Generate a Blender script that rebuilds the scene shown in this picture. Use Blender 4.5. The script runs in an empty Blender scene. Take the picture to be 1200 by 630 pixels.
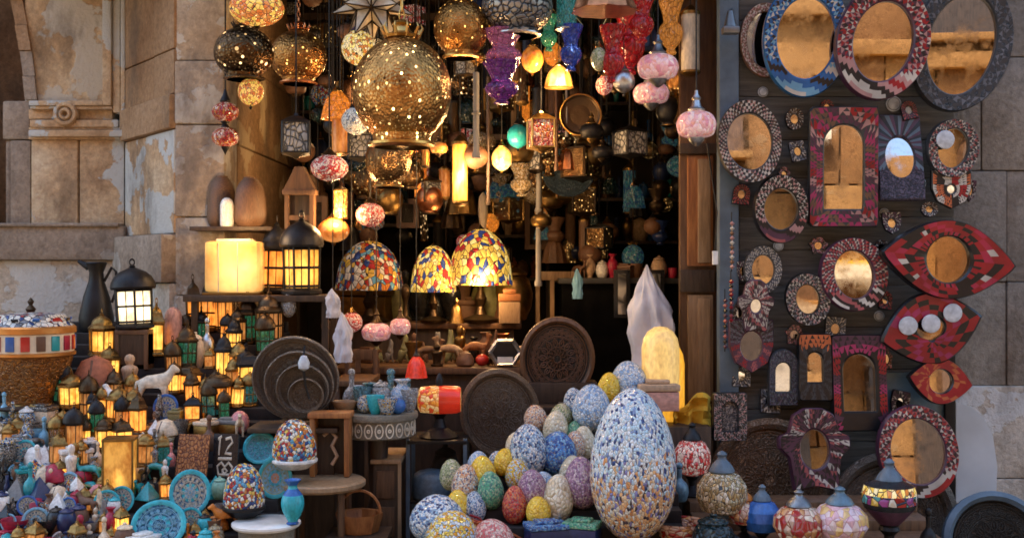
import bpy, bmesh, math, random
from mathutils import Vector, Matrix
R = math.radians; PI = math.pi
random.seed(7)
scene = bpy.context.scene
col = scene.collection
F = 1350.0; CZ = 1.35; CY = -5.0          # focal length in photo pixels, camera height and place

def W(px, py, d):
    "a point of the place: photo column and row at a distance d in front of the street position"
    return Vector(((px - 600) * d / F, CY + d, CZ - (py - 315) * d / F))

# ------------------------------------------------------------------ materials
MATS = {}
def _new(name):
    m = bpy.data.materials.new(name); m.use_nodes = True
    nt = m.node_tree
    b = nt.nodes['Principled BSDF']
    return m, nt, b
def N(nt, t, **kw):
    n = nt.nodes.new(t)
    for k, v in kw.items(): setattr(n, k, v)
    return n
def vec(nt, scale=(1, 1, 1), rnd=True):
    tc = N(nt, 'ShaderNodeTexCoord'); mp = N(nt, 'ShaderNodeMapping')
    mp.inputs['Scale'].default_value = scale
    nt.links.new(tc.outputs['Object'], mp.inputs['Vector'])
    if rnd:
        oi = N(nt, 'ShaderNodeObjectInfo'); mu = N(nt, 'ShaderNodeMath', operation='MULTIPLY')
        mu.inputs[1].default_value = 37.0
        nt.links.new(oi.outputs['Random'], mu.inputs[0]); nt.links.new(mu.outputs[0], mp.inputs['Location'])
    return mp.outputs[0]
def rgba(c): return (c[0], c[1], c[2], 1)
def ramp(nt, fac, stops, interp='LINEAR'):
    r = N(nt, 'ShaderNodeValToRGB'); cr = r.color_ramp; cr.interpolation = interp
    while len(cr.elements) > 1: cr.elements.remove(cr.elements[-1])
    cr.elements[0].position = stops[0][0]; cr.elements[0].color = rgba(stops[0][1])
    for p, c in stops[1:]:
        e = cr.elements.new(p); e.color = rgba(c)
    nt.links.new(fac, r.inputs[0]); return r.outputs[0]
def mixc(nt, fac, a, b, blend='MIX'):
    m = N(nt, 'ShaderNodeMix', data_type='RGBA', blend_type=blend)
    for s, v in ((m.inputs[0], fac), (m.inputs[6], a), (m.inputs[7], b)):
        if hasattr(v, 'links'): nt.links.new(v, s)
        elif isinstance(v, (int, float)): s.default_value = v
        else: s.default_value = rgba(v)
    return m.outputs[2]
def bump(nt, b, h, strength=.3, dist=.01):
    n = N(nt, 'ShaderNodeBump'); n.inputs['Strength'].default_value = strength; n.inputs['Distance'].default_value = dist
    nt.links.new(h, n.inputs['Height']); nt.links.new(n.outputs[0], b.inputs['Normal'])
def noise(nt, v, scale, detail=4, rough=.55):
    n = N(nt, 'ShaderNodeTexNoise'); n.inputs['Scale'].default_value = scale
    n.inputs['Detail'].default_value = detail; n.inputs['Roughness'].default_value = rough
    nt.links.new(v, n.inputs['Vector']); return n.outputs['Fac']

def plain(name, c, rough=.5, metal=0., var=.35, scale=9., bmp=.15, emit=0., spec=.5, dist=.01):
    "a single-coloured material with wear: the colour wanders in tone"
    if name in MATS: return MATS[name]
    m, nt, b = _new(name); v = vec(nt)
    f = noise(nt, v, scale)
    lo = [x * (1 - var) for x in c]; hi = [min(1, x * (1 + var)) for x in c]
    cc = ramp(nt, f, [(.25, lo), (.75, hi)])
    nt.links.new(cc, b.inputs['Base Color'])
    b.inputs['Roughness'].default_value = rough; b.inputs['Metallic'].default_value = metal
    b.inputs['Specular IOR Level'].default_value = spec
    if emit:
        nt.links.new(cc, b.inputs['Emission Color']); b.inputs['Emission Strength'].default_value = emit
    if bmp: bump(nt, b, noise(nt, v, scale * 4, 3), bmp, dist)
    MATS[name] = m; return m

def mosaic(name, cols, scale=14., grout=(.03, .025, .02), gw=.05, rough=.22, emit=0., metal=0., st=(1, 1, 1), grade=None):
    "many small glass or bone tiles set in dark grout"
    if name in MATS: return MATS[name]
    m, nt, b = _new(name); v = vec(nt, st)
    vo = N(nt, 'ShaderNodeTexVoronoi'); vo.inputs['Scale'].default_value = scale
    ve = N(nt, 'ShaderNodeTexVoronoi', feature='DISTANCE_TO_EDGE'); ve.inputs['Scale'].default_value = scale
    nt.links.new(v, vo.inputs['Vector']); nt.links.new(v, ve.inputs['Vector'])
    sp = N(nt, 'ShaderNodeSeparateColor'); nt.links.new(vo.outputs['Color'], sp.inputs[0])
    n = len(cols)
    cc = ramp(nt, sp.outputs[0], [(i / n, c) for i, c in enumerate(cols)], 'CONSTANT')
    if grade:                                        # a second set of tile colours laid in the lower part
        c2 = ramp(nt, sp.outputs[0], [(i / len(grade), c) for i, c in enumerate(grade)], 'CONSTANT')
        tc = N(nt, 'ShaderNodeTexCoord'); sx = N(nt, 'ShaderNodeSeparateXYZ'); nt.links.new(tc.outputs['Object'], sx.inputs[0])
        ad = N(nt, 'ShaderNodeMath', operation='MULTIPLY_ADD'); nt.links.new(sp.outputs[1], ad.inputs[0]); ad.inputs[1].default_value = .40
        nt.links.new(sx.outputs[2], ad.inputs[2])
        gt = N(nt, 'ShaderNodeMath', operation='GREATER_THAN'); nt.links.new(ad.outputs[0], gt.inputs[0]); gt.inputs[1].default_value = .66
        cc = mixc(nt, gt.outputs[0], c2, cc)
    e = N(nt, 'ShaderNodeMath', operation='LESS_THAN'); e.inputs[1].default_value = gw
    nt.links.new(ve.outputs['Distance'], e.inputs[0])
    fin = mixc(nt, e.outputs[0], cc, grout)
    nt.links.new(fin, b.inputs['Base Color'])
    b.inputs['Roughness'].default_value = rough; b.inputs['Metallic'].default_value = metal
    if emit:
        nt.links.new(fin, b.inputs['Emission Color']); b.inputs['Emission Strength'].default_value = emit
    hh = N(nt, 'ShaderNodeMath', operation='MULTIPLY_ADD'); nt.links.new(sp.outputs[2], hh.inputs[0]); hh.inputs[1].default_value = .25; nt.links.new(ve.outputs['Distance'], hh.inputs[2])
    bump(nt, b, hh.outputs[0], .45, .03)
    ge = N(nt, 'ShaderNodeNewGeometry'); off = N(nt, 'ShaderNodeVectorMath', operation='SUBTRACT'); nt.links.new(vo.outputs['Color'], off.inputs[0]); off.inputs[1].default_value = (.5, .5, .5)
    ma = N(nt, 'ShaderNodeVectorMath', operation='MULTIPLY_ADD'); nt.links.new(off.outputs[0], ma.inputs[0]); ma.inputs[1].default_value = (.45, .45, .45); nt.links.new(ge.outputs['Normal'], ma.inputs[2])
    no = N(nt, 'ShaderNodeVectorMath', operation='NORMALIZE'); nt.links.new(ma.outputs[0], no.inputs[0])
    nt.links.new(no.outputs[0], b.inputs['Normal'].links[0].from_node.inputs['Normal'])
    MATS[name] = m; return m

def pierced(name, metalc=(.42, .25, .09), glow=(1, .62, .2), emit=4., scale=11., hole=.22):
    "chased sheet brass cut with rows of small holes; the lit lamp inside shows through the holes"
    if name in MATS: return MATS[name]
    m, nt, b = _new(name); v = vec(nt)
    vo = N(nt, 'ShaderNodeTexVoronoi'); vo.inputs['Scale'].default_value = scale; nt.links.new(v, vo.inputs['Vector'])
    v2 = N(nt, 'ShaderNodeTexVoronoi'); v2.inputs['Scale'].default_value = scale * 2.6; nt.links.new(v, v2.inputs['Vector'])
    h1 = N(nt, 'ShaderNodeMath', operation='LESS_THAN'); h1.inputs[1].default_value = hole; nt.links.new(vo.outputs['Distance'], h1.inputs[0])
    h2 = N(nt, 'ShaderNodeMath', operation='LESS_THAN'); h2.inputs[1].default_value = hole * .85; nt.links.new(v2.outputs['Distance'], h2.inputs[0])
    sp = N(nt, 'ShaderNodeSeparateColor'); nt.links.new(vo.outputs['Color'], sp.inputs[0])
    lit = N(nt, 'ShaderNodeMath', operation='POWER'); nt.links.new(sp.outputs[0], lit.inputs[0]); lit.inputs[1].default_value = 3.
    mx = N(nt, 'ShaderNodeMath', operation='MAXIMUM'); nt.links.new(h1.outputs[0], mx.inputs[0]); nt.links.new(h2.outputs[0], mx.inputs[1])
    f = noise(nt, v, 6.)
    br = ramp(nt, f, [(.3, [x * .45 for x in metalc]), (.7, [min(1, x * 1.35) for x in metalc])])
    fin = mixc(nt, mx.outputs[0], br, (.05, .02, .006))
    nt.links.new(fin, b.inputs['Base Color'])
    b.inputs['Metallic'].default_value = 1; b.inputs['Roughness'].default_value = .28
    b.inputs['Emission Color'].default_value = rgba(glow)
    e1 = N(nt, 'ShaderNodeMath', operation='MULTIPLY'); nt.links.new(h1.outputs[0], e1.inputs[0]); nt.links.new(lit.outputs[0], e1.inputs[1])
    e2 = N(nt, 'ShaderNodeMath', operation='MULTIPLY_ADD'); nt.links.new(h2.outputs[0], e2.inputs[0]); e2.inputs[1].default_value = .07; nt.links.new(e1.outputs[0], e2.inputs[2])
    e3 = N(nt, 'ShaderNodeMath', operation='MULTIPLY'); nt.links.new(e2.outputs[0], e3.inputs[0]); e3.inputs[1].default_value = emit
    nt.links.new(e3.outputs[0], b.inputs['Emission Strength'])
    bump(nt, b, v2.outputs['Distance'], .28, .02)
    MATS[name] = m; return m

def chased(name, dark, light, scale=14., rough=.42, metal=.85):
    "engraved metal or carved wood: swirling lines cut into the surface"
    if name in MATS: return MATS[name]
    m, nt, b = _new(name); v = vec(nt)
    n1 = N(nt, 'ShaderNodeTexNoise'); n1.inputs['Scale'].default_value = scale * .5; nt.links.new(v, n1.inputs['Vector'])
    vo = N(nt, 'ShaderNodeTexVoronoi', feature='DISTANCE_TO_EDGE'); vo.inputs['Scale'].default_value = scale
    mv = mixc(nt, .12, v, n1.outputs['Color']); nt.links.new(mv, vo.inputs['Vector'])
    h = ramp(nt, vo.outputs['Distance'], [(.0, (0, 0, 0)), (.18, (1, 1, 1))])
    f = noise(nt, v, 3.)
    lt = ramp(nt, f, [(.3, [x * .55 for x in light]), (.75, light)])
    nt.links.new(mixc(nt, h, dark, lt), b.inputs['Base Color'])
    b.inputs['Metallic'].default_value = metal; b.inputs['Roughness'].default_value = rough
    bump(nt, b, h, .6, .02)
    MATS[name] = m; return m

def wood(name, a, bb, scale=6., rough=.5, st=(8, 8, 1)):
    if name in MATS: return MATS[name]
    m, nt, b = _new(name); v = vec(nt, st)
    f = noise(nt, v, scale, 6, .65)
    nt.links.new(ramp(nt, f, [(.3, a), (.7, bb)]), b.inputs['Base Color'])
    b.inputs['Roughness'].default_value = rough
    bump(nt, b, f, .35, .01)
    MATS[name] = m; return m

def stone(name, cols, patch=(.62, .55, .45), pth=.62, scale=1.6, grime=(.10, .075, .055), gth=.36, rough=.9, ps=2.6):
    "weathered limestone with lost plaster and dark stains"
    if name in MATS: return MATS[name]
    m, nt, b = _new(name); v = vec(nt, rnd=False)
    f = noise(nt, v, scale, 8, .6)
    n = len(cols)
    c = ramp(nt, f, [(.3 + .4 * i / (n - 1), k) for i, k in enumerate(cols)])
    fine = noise(nt, v, 38., 5, .7)
    c = mixc(nt, .55, c, ramp(nt, fine, [(.3, (.25, .25, .25)), (.7, (.8, .8, .8))]), 'OVERLAY')
    p = noise(nt, v, ps, 6, .55)
    pf = ramp(nt, p, [(pth, (0, 0, 0)), (pth + .015, (1, 1, 1))])
    c = mixc(nt, pf, c, mixc(nt, fine, [x * .8 for x in patch], patch))
    g = noise(nt, vec(nt, (1, 1, .45), False), 3.1, 7, .65)
    gf = ramp(nt, g, [(gth - .06, (.85, .85, .85)), (gth + .12, (0, 0, 0))])
    c = mixc(nt, gf, c, grime)
    nt.links.new(c, b.inputs['Base Color'])
    b.inputs['Roughness'].default_value = rough; b.inputs['Specular IOR Level'].default_value = .25
    ad = N(nt, 'ShaderNodeMath', operation='MULTIPLY_ADD'); nt.links.new(pf, ad.inputs[0]); ad.inputs[1].default_value = .35; nt.links.new(fine, ad.inputs[2])
    bump(nt, b, ad.outputs[0], .7, .015)
    MATS[name] = m; return m

def glassy(name, c, emit=0., rough=.12, trans=.55):
    if name in MATS: return MATS[name]
    m, nt, b = _new(name); v = vec(nt)
    f = noise(nt, v, 5.)
    cc = ramp(nt, f, [(.3, [x * .55 for x in c]), (.7, c)])
    vo = N(nt, 'ShaderNodeTexVoronoi', feature='DISTANCE_TO_EDGE'); vo.inputs['Scale'].default_value = 7.; nt.links.new(v, vo.inputs['Vector'])
    cut = ramp(nt, vo.outputs['Distance'], [(.0, (.25, .22, .2)), (.09, (1, 1, 1))])          # cut facets, darker along the cuts
    cc = mixc(nt, 1., cc, cut, 'MULTIPLY'); bump(nt, b, vo.outputs['Distance'], .5, .03)
    nt.links.new(cc, b.inputs['Base Color']); nt.links.new(ramp(nt, f, [(.4, (rough,) * 3), (.65, (.38,) * 3)]), b.inputs['Roughness'])
    b.inputs['Transmission Weight'].default_value = trans
    if emit:
        nt.links.new(cc, b.inputs['Emission Color']); b.inputs['Emission Strength'].default_value = emit
    MATS[name] = m; return m

def lampglass(name, c, emit, ctr=(0, 0, .30), r0=.37, r1=.50):
    "frosted pane of a lit lantern, brighter in front of the flame"
    if name in MATS: return MATS[name]
    m, nt, b = _new(name); v = vec(nt)
    f = noise(nt, v, 5., 4)
    cc = ramp(nt, f, [(.32, [c[0] * .6, c[1] * .40, c[2] * .25]), (.62, c)])
    nt.links.new(cc, b.inputs['Base Color']); nt.links.new(cc, b.inputs['Emission Color'])
    tc = N(nt, 'ShaderNodeTexCoord'); ds = N(nt, 'ShaderNodeVectorMath', operation='DISTANCE')
    ds.inputs[1].default_value = ctr; nt.links.new(tc.outputs['Object'], ds.inputs[0])
    mr = N(nt, 'ShaderNodeMapRange'); mr.inputs[1].default_value = r0; mr.inputs[2].default_value = r1
    mr.inputs[3].default_value = emit * 1.7; mr.inputs[4].default_value = emit * .22
    nt.links.new(ds.outputs['Value'], mr.inputs[0]); nt.links.new(mr.outputs[0], b.inputs['Emission Strength'])
    b.inputs['Roughness'].default_value = .25
    MATS[name] = m; return m

def mirror_glass(name, c=(.66, .64, .62)):
    if name in MATS: return MATS[name]
    m, nt, b = _new(name); v = vec(nt)
    f = noise(nt, v, 30., 4)
    nt.links.new(ramp(nt, f, [(.25, [x * .75 for x in c]), (.5, c)]), b.inputs['Base Color'])
    b.inputs['Metallic'].default_value = 1
    sm = noise(nt, v, 14., 5, .7); mr = N(nt, 'ShaderNodeMapRange'); mr.inputs[1].default_value = .45; mr.inputs[2].default_value = .8; mr.inputs[3].default_value = .004; mr.inputs[4].default_value = .16
    nt.links.new(sm, mr.inputs[0]); nt.links.new(mr.outputs[0], b.inputs['Roughness'])
    MATS[name] = m; return m

def mat(x): return MATS[x] if isinstance(x, str) else x

# plain stock of the bazaar
for nm, c, r_, me in [
    ('black_iron', (.018, .017, .018), .45, .6), ('dark_bronze', (.07, .045, .025), .4, .9), ('brass', (.55, .33, .10), .3, 1.), ('amber_brass', (.50, .21, .05), .32, .55),
    ('silver', (.5, .5, .5), .3, 1.), ('grey_tin', (.20, .21, .22), .4, .9), ('copper', (.45, .18, .08), .35, 1.), ('old_brass', (.25, .15, .05), .38, 1.),
    ('white_glaze', (.72, .70, .66), .3, 0), ('cream_glaze', (.66, .52, .36), .35, 0), ('beige_clay', (.45, .30, .19), .7, 0),
    ('terracotta', (.35, .11, .05), .7, 0), ('brown_clay', (.13, .06, .03), .6, 0), ('dark_clay', (.045, .035, .03), .5, 0),
    ('teal_glaze', (.02, .27, .30), .2, 0), ('turquoise', (.03, .38, .45), .25, 0), ('blue_glaze', (.03, .12, .38), .2, 0),
    ('light_blue', (.18, .40, .55), .3, 0), ('navy', (.012, .025, .09), .3, 0), ('red_glaze', (.45, .025, .02), .25, 0), ('crimson', (.35, .015, .045), .4, 0),
    ('orange', (.60, .20, .03), .4, 0), ('yellow', (.70, .42, .04), .35, 0), ('pink', (.65, .25, .24), .35, 0), ('dusty_pink', (.48, .25, .20), .5, 0),
    ('purple', (.16, .05, .20), .4, 0), ('mauve', (.32, .20, .26), .4, 0), ('green', (.04, .16, .06), .3, 0), ('olive', (.22, .22, .10), .4, 0), ('mint', (.22, .42, .33), .3, 0),
    ('grey_stone', (.19, .18, .17), .6, 0), ('alabaster', (.70, .58, .42), .3, 0), ('char', (.02, .02, .02), .5, 0), ('black_stone', (.014, .015, .018), .25, 0), ('bone', (.62, .54, .42), .45, 0),
    ('slate_blue', (.09, .13, .17), .5, 0), ('rubber', (.012, .012, .013), .6, 0), ('cord', (.008, .007, .006), .7, 0), ('steel_blue', (.10, .17, .22), .35, .2)]:
    plain(nm, c, r_, me)
plain('ink_tile', (.008, .008, .010), .3); plain('red_tile', (0.266, 0.009, 0.015), .3); plain('rose_tile', (0.311, 0.074, 0.074), .35); plain('pink_tile', (0.370, 0.192, 0.178), .35)
plain('bone_tile', (0.444, 0.400, 0.340), .35); plain('blue_tile', (0.015, 0.096, 0.266), .25); plain('sky_tile', (0.118, 0.281, 0.407), .3); plain('plum_tile', (0.067, 0.022, 0.044), .35)
plain('grey_tile', (.10, .11, .13), .35); plain('magenta_tile', (0.311, 0.022, 0.089), .35); plain('brown_tile', (.14, .07, .04), .4); plain('pearl', (.50, .53, .57), .14, var=.3, scale=40.); plain('orange_tile', (0.407, 0.096, 0.030), .4); plain('char_tile', (.03, .032, .036), .4)
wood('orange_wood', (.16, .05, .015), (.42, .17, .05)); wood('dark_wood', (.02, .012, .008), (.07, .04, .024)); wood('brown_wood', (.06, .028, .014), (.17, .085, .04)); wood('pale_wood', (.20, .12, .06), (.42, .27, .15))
wood('cross_wood', (.06, .03, .015), (.20, .10, .045), st=(1, 8, 8))
wood('shutter_wood', (.050, .047, .043), (.150, .138, .122), scale=4., rough=.75, st=(1, 6, 14))
plain('dark_cloth', (.02, .016, .015), .95, var=.5, scale=25.)
lampglass('glow_yellow', (1, .50, .09), .30); lampglass('glow_amber', (1, .36, .06), .22); lampglass('glow_white', (1, .84, .52), .42); lampglass('glow_dim', (.60, .26, .07), .11); lampglass('glow_box', (1, .60, .18), .27, (.05, -.11, .11), .02, .16); mosaic('pink_lit', [(.80, .42, .44), (.82, .52, .52), (.70, .28, .34), (.84, .60, .56), (.78, .36, .30)], 9., grout=(.62, .30, .34), gw=.02, emit=.055, rough=.15); lampglass('glow_strong', (1, .58, .14), .95)
glassy('teal_glass', (.05, .30, .28), .05); glassy('green_glass', (.03, .20, .10), .1); glassy('blue_glass', (.02, .06, .38), .05); glassy('purple_glass', (.16, .025, .22), .05)
glassy('pink_glass', (.42, .12, .24), .06); glassy('red_glass', (.45, .008, .012), .05); glassy('amber_glass', (.8, .26, .03), .16); glassy('clear_glass', (.8, .82, .85), 0, .08, .8); glassy('crystal_blue', (.25, .60, .75), 0, .1, .55); glassy('crystal_white', (.85, .88, .9), 0, .12, .5)
glassy('gold_glass', (.6, .25, .05), .1); glassy('dark_teal', (.01, .05, .06), 0)
pierced('pierced_brass', (.50, .24, .07), (1, .60, .20), 3.0, 15., .19); pierced('pierced_amber', (.40, .18, .05), (1, .5, .12), 1.3, 12.); pierced('pierced_dim', (.20, .11, .045), (1, .55, .16), .6, 11.); pierced('pierced_dark', (.10, .055, .025), (1, .6, .25), .9, 7.)
Wt, Bl, Yl, Rd, Or, Gn = (.68, .62, .52), (.025, .05, .18), (.66, .42, .07), (.36, .025, .02), (.50, .17, .035), (.05, .25, .16)
mosaic('mo_yellow', [Yl, (.85, .65, .2), (.8, .62, .3), Or, (.7, .6, .35)], 13., emit=.16)
mosaic('mo_yellow_red', [Yl, (.85, .7, .25), Rd, (.8, .55, .1), Bl, Yl], 13., emit=.16)
mosaic('mo_multi', [Wt, Bl, Yl, Rd, Wt, Or, (.1, .3, .45)], 15., emit=.03); mosaic('mo_red', [Rd, (.55, .2, .15), (.7, .5, .4), Rd, Or], 15., emit=.05)
mosaic('mo_redpink', [(.6, .12, .1), (.75, .45, .38), (.5, .03, .03), (.8, .6, .5)], 18., emit=.06)
mosaic('mo_white', [Wt, (.6, .62, .6), (.75, .7, .6), (.2, .22, .25)], 12., emit=.05)
mosaic('mo_amber', [Or, Yl, (.5, .12, .02), (.8, .45, .1)], 12., emit=.2); mosaic('mo_blue', [Bl, (.1, .3, .5), Wt, (.03, .15, .4)], 15., emit=.03)
mosaic('mo_teal', [(.01, .09, .11), (.03, .14, .15), (.01, .05, .12), (.1, .18, .17)], 13., emit=.05)
mosaic('mo_whiteblue', [Wt, (.45, .55, .65), Bl, Wt, (.2, .35, .5), Yl], 15.)
mosaic('mo_cream', [(.66, .5, .3), (.45, .3, .12), (.7, .6, .45), (.35, .25, .12), (.5, .42, .25)], 18.)
mosaic('mo_pink', [(.72, .38, .38), (.78, .55, .52), (.70, .45, .25), (.75, .5, .55)], 13., grout=(.45, .2, .2), gw=.03)
mosaic('mo_white_fine', [Wt, (.6, .62, .6), (.75, .7, .6), Bl, Rd, (.2, .22, .25)], 45.)
def engraved(mb, r, M, m1, m2, n=12):
    "the worked face of a metal tray: ridged bands, a rosette and a border of loops, all in relief"
    b = MB()
    for rr, t in ((.97, .010), (.90, .006), (.66, .008), (.62, .005), (.34, .007), (.12, .008)): b.ring((0, 0, .003), rr * r, t * 1.9 * r, m2, 'z', 48)
    for k in range(n):
        a = 2 * PI * k / n; c, s_ = math.cos(a), math.sin(a)
        def q(u, v): return ((u * c - v * s_) * r, (u * s_ + v * c) * r, .004)
        b.tube([q(.34, 0), q(.42, .07), q(.52, .06), q(.61, 0), q(.52, -.06), q(.42, -.07)], .017 * r, m2, 4, True); b.tube([q(.12, 0), q(.22, .045), q(.33, 0), q(.22, -.045)], .015 * r, m2, 4, True)
        b.tube([q(.44, 0), q(.54, 0)], .020 * r, m1, 4)
    for k in range(n * 2):
        a = 2 * PI * (k + .5) / (n * 2); x, y = math.cos(a) * .78 * r, math.sin(a) * .78 * r
        b.ring((x, y, .003), .075 * r, .015 * r, m2, 'z', 10); b.ring((x, y, .003), .03 * r, .018 * r, m1, 'z', 7)
    b.xf(M); mb.add(b.v, b.f, m2, True)
# egg skins: small chips
EG = dict(rough=.12, gw=.045)
mosaic('eg_big', [(.82, .82, .78), (.62, .76, .80), (.46, .62, .74), (.82, .82, .8), (.03, .06, .18), (.48, .66, .76), (.8, .82, .8), (.22, .30, .52), (.74, .8, .82)], 36., grout=(.14, .14, .15), gw=.035, rough=.12, grade=[(.82, .48, .22), (.84, .78, .68), (.70, .30, .10), (.84, .60, .34), (.25, .22, .45), (.78, .40, .16), (.82, .66, .48), (.08, .05, .06)])
mosaic('eg_speck', [(.82, .48, .26), (.8, .75, .66), (.72, .28, .12), (.8, .62, .45), (.15, .12, .18)], 22., grout=(.20, .18, .17), **EG)
mosaic('eg_blue', [(.03, .16, .48), (.08, .28, .62), (.02, .07, .28), (.25, .48, .7)], 18., grout=(.20, .18, .17), **EG)
mosaic('eg_pale', [(.38, .55, .76), (.56, .68, .80), (.22, .38, .62), (.72, .76, .80)], 17., grout=(.20, .18, .17), **EG)
mosaic('eg_whiteblue', [(.8, .79, .76), (.55, .68, .80), (.14, .26, .46), (.8, .8, .78), (.30, .46, .60), (.04, .06, .16)], 22., grout=(.20, .18, .17), **EG)
mosaic('eg_green', [(.06, .38, .20), (.14, .50, .28), (.03, .22, .16), (.35, .58, .35)], 18., grout=(.20, .18, .17), **EG)
mosaic('eg_olive', [(.42, .46, .20), (.62, .62, .34), (.22, .28, .12), (.68, .64, .46)], 20., grout=(.20, .18, .17), **EG)
mosaic('eg_mauve', [(.36, .18, .30), (.50, .30, .40), (.24, .10, .22), (.62, .46, .50)], 20., grout=(.20, .18, .17), **EG)
mosaic('eg_red', [(.66, .03, .02), (.75, .12, .04), (.45, .015, .015), (.8, .25, .08)], 16., grout=(.20, .18, .17), **EG)
mosaic('eg_yellow', [(.88, .56, .04), (.88, .62, .08), (.84, .50, .03)], 8., grout=(.7, .45, .08), **EG)
mosaic('eg_cream', [(.72, .62, .44), (.76, .68, .52), (.65, .54, .36)], 8., grout=(.5, .4, .25), **EG)
mosaic('eg_yellowwhite', [(.85, .56, .06), (.8, .78, .72), (.88, .68, .2), (.5, .62, .7), (.8, .36, .04)], 18., **EG)
mosaic('eg_pink', [(.72, .26, .24), (.8, .48, .42), (.6, .12, .12), (.8, .62, .52)], 20., grout=(.20, .18, .17), **EG)
chased('carved_dark', (.006, .005, .004), (.10, .08, .06), 90., .35, .3); chased('drum_chase', (.16, .06, .015), (.50, .21, .05), 42., .32, .6); chased('carved_tin', (.012, .013, .015), (.12, .13, .145), 60., .45, .4); chased('silver_lace', (.02, .02, .022), (.45, .42, .38), 12.); chased('tray_brown', (.09, .058, .036), (.27, .185, .12), 70., .42, .2)
chased('tray_grey', (.10, .08, .06), (.33, .27, .215), 70., .42, .2); chased('tray_copper', (.14, .08, .045), (.42, .26, .155), 60., .45, .2); chased('papyrus', (.12, .03, .02), (.55, .22, .07), 12., .8, 0); chased('plate_blue', (.02, .08, .20), (.10, .34, .45), 8., .25, 0)
chased('plate_pattern', (.03, .12, .25), (.38, .45, .42), 9., .25, 0); chased('plate_deep', (.015, .06, .18), (.16, .36, .45), 9., .25, 0); chased('inlay_white', (.02, .02, .02), (.55, .52, .47), 7., .5, 0); chased('apron_inlay', (.19, .165, .12), (.38, .335, .255), 90., .5, 0)
chased('purple_carve', (.012, .010, .018), (.11, .08, .12), 50., .5, 0)
chased('bone_carve', (.015, .012, .014), (.38, .30, .26), 55., .5, 0)
mirror_glass('mirror'); mirror_glass('mirror_old', (.62, .52, .40))
stone('wall_tan', [(.30, .17, .085), (.50, .335, .195), (.60, .46, .31)], (.58, .58, .55), .53, 2.2, ps=3.2)
stone('plaster', [(.42, .26, .13), (.52, .36, .21), (.58, .46, .32)], (.60, .53, .43), .52, 1.4, ps=2.4)
stone('band_grey', [(.17, .125, .095), (.30, .235, .18), (.38, .31, .245)], (.48, .43, .37), .70)
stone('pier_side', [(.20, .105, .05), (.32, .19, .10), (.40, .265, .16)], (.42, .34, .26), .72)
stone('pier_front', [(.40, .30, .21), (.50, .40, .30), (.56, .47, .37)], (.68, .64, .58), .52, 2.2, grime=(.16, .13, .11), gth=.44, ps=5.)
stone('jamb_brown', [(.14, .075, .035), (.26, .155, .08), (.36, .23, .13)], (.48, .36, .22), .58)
stone('wall_low', [(.36, .28, .20), (.48, .40, .31), (.54, .48, .40)], (.62, .60, .55), .54, 2.2, ps=4.)
stone('stone_grey', [(.145, .125, .105), (.21, .185, .16), (.30, .27, .235)], (.38, .36, .33), .62)
stone('stone_pale', [(.38, .32, .25), (.48, .42, .35), (.54, .50, .44)], (.64, .63, .61), .52, 3., ps=4.)
plain('paint_white', (.60, .64, .67), .6, var=.16, scale=4., bmp=.06)
stone('street_stone', [(.19, .085, .026), (.26, .125, .038), (.30, .155, .055)], (.32, .18, .075), .66, .5, grime=(.13, .06, .02))
stone('street_stone_dark', [(.13, .055, .018), (.19, .085, .028), (.23, .11, .04)], (.26, .14, .06), .66, .5, grime=(.08, .035, .012))
stone('paving', [(.22, .16, .10), (.30, .23, .155), (.36, .29, .21)], (.38, .32, .25), .7, .8)
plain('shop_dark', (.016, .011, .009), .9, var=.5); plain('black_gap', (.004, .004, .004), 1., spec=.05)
plain('mortar', (.20, .15, .11), .95)

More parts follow.
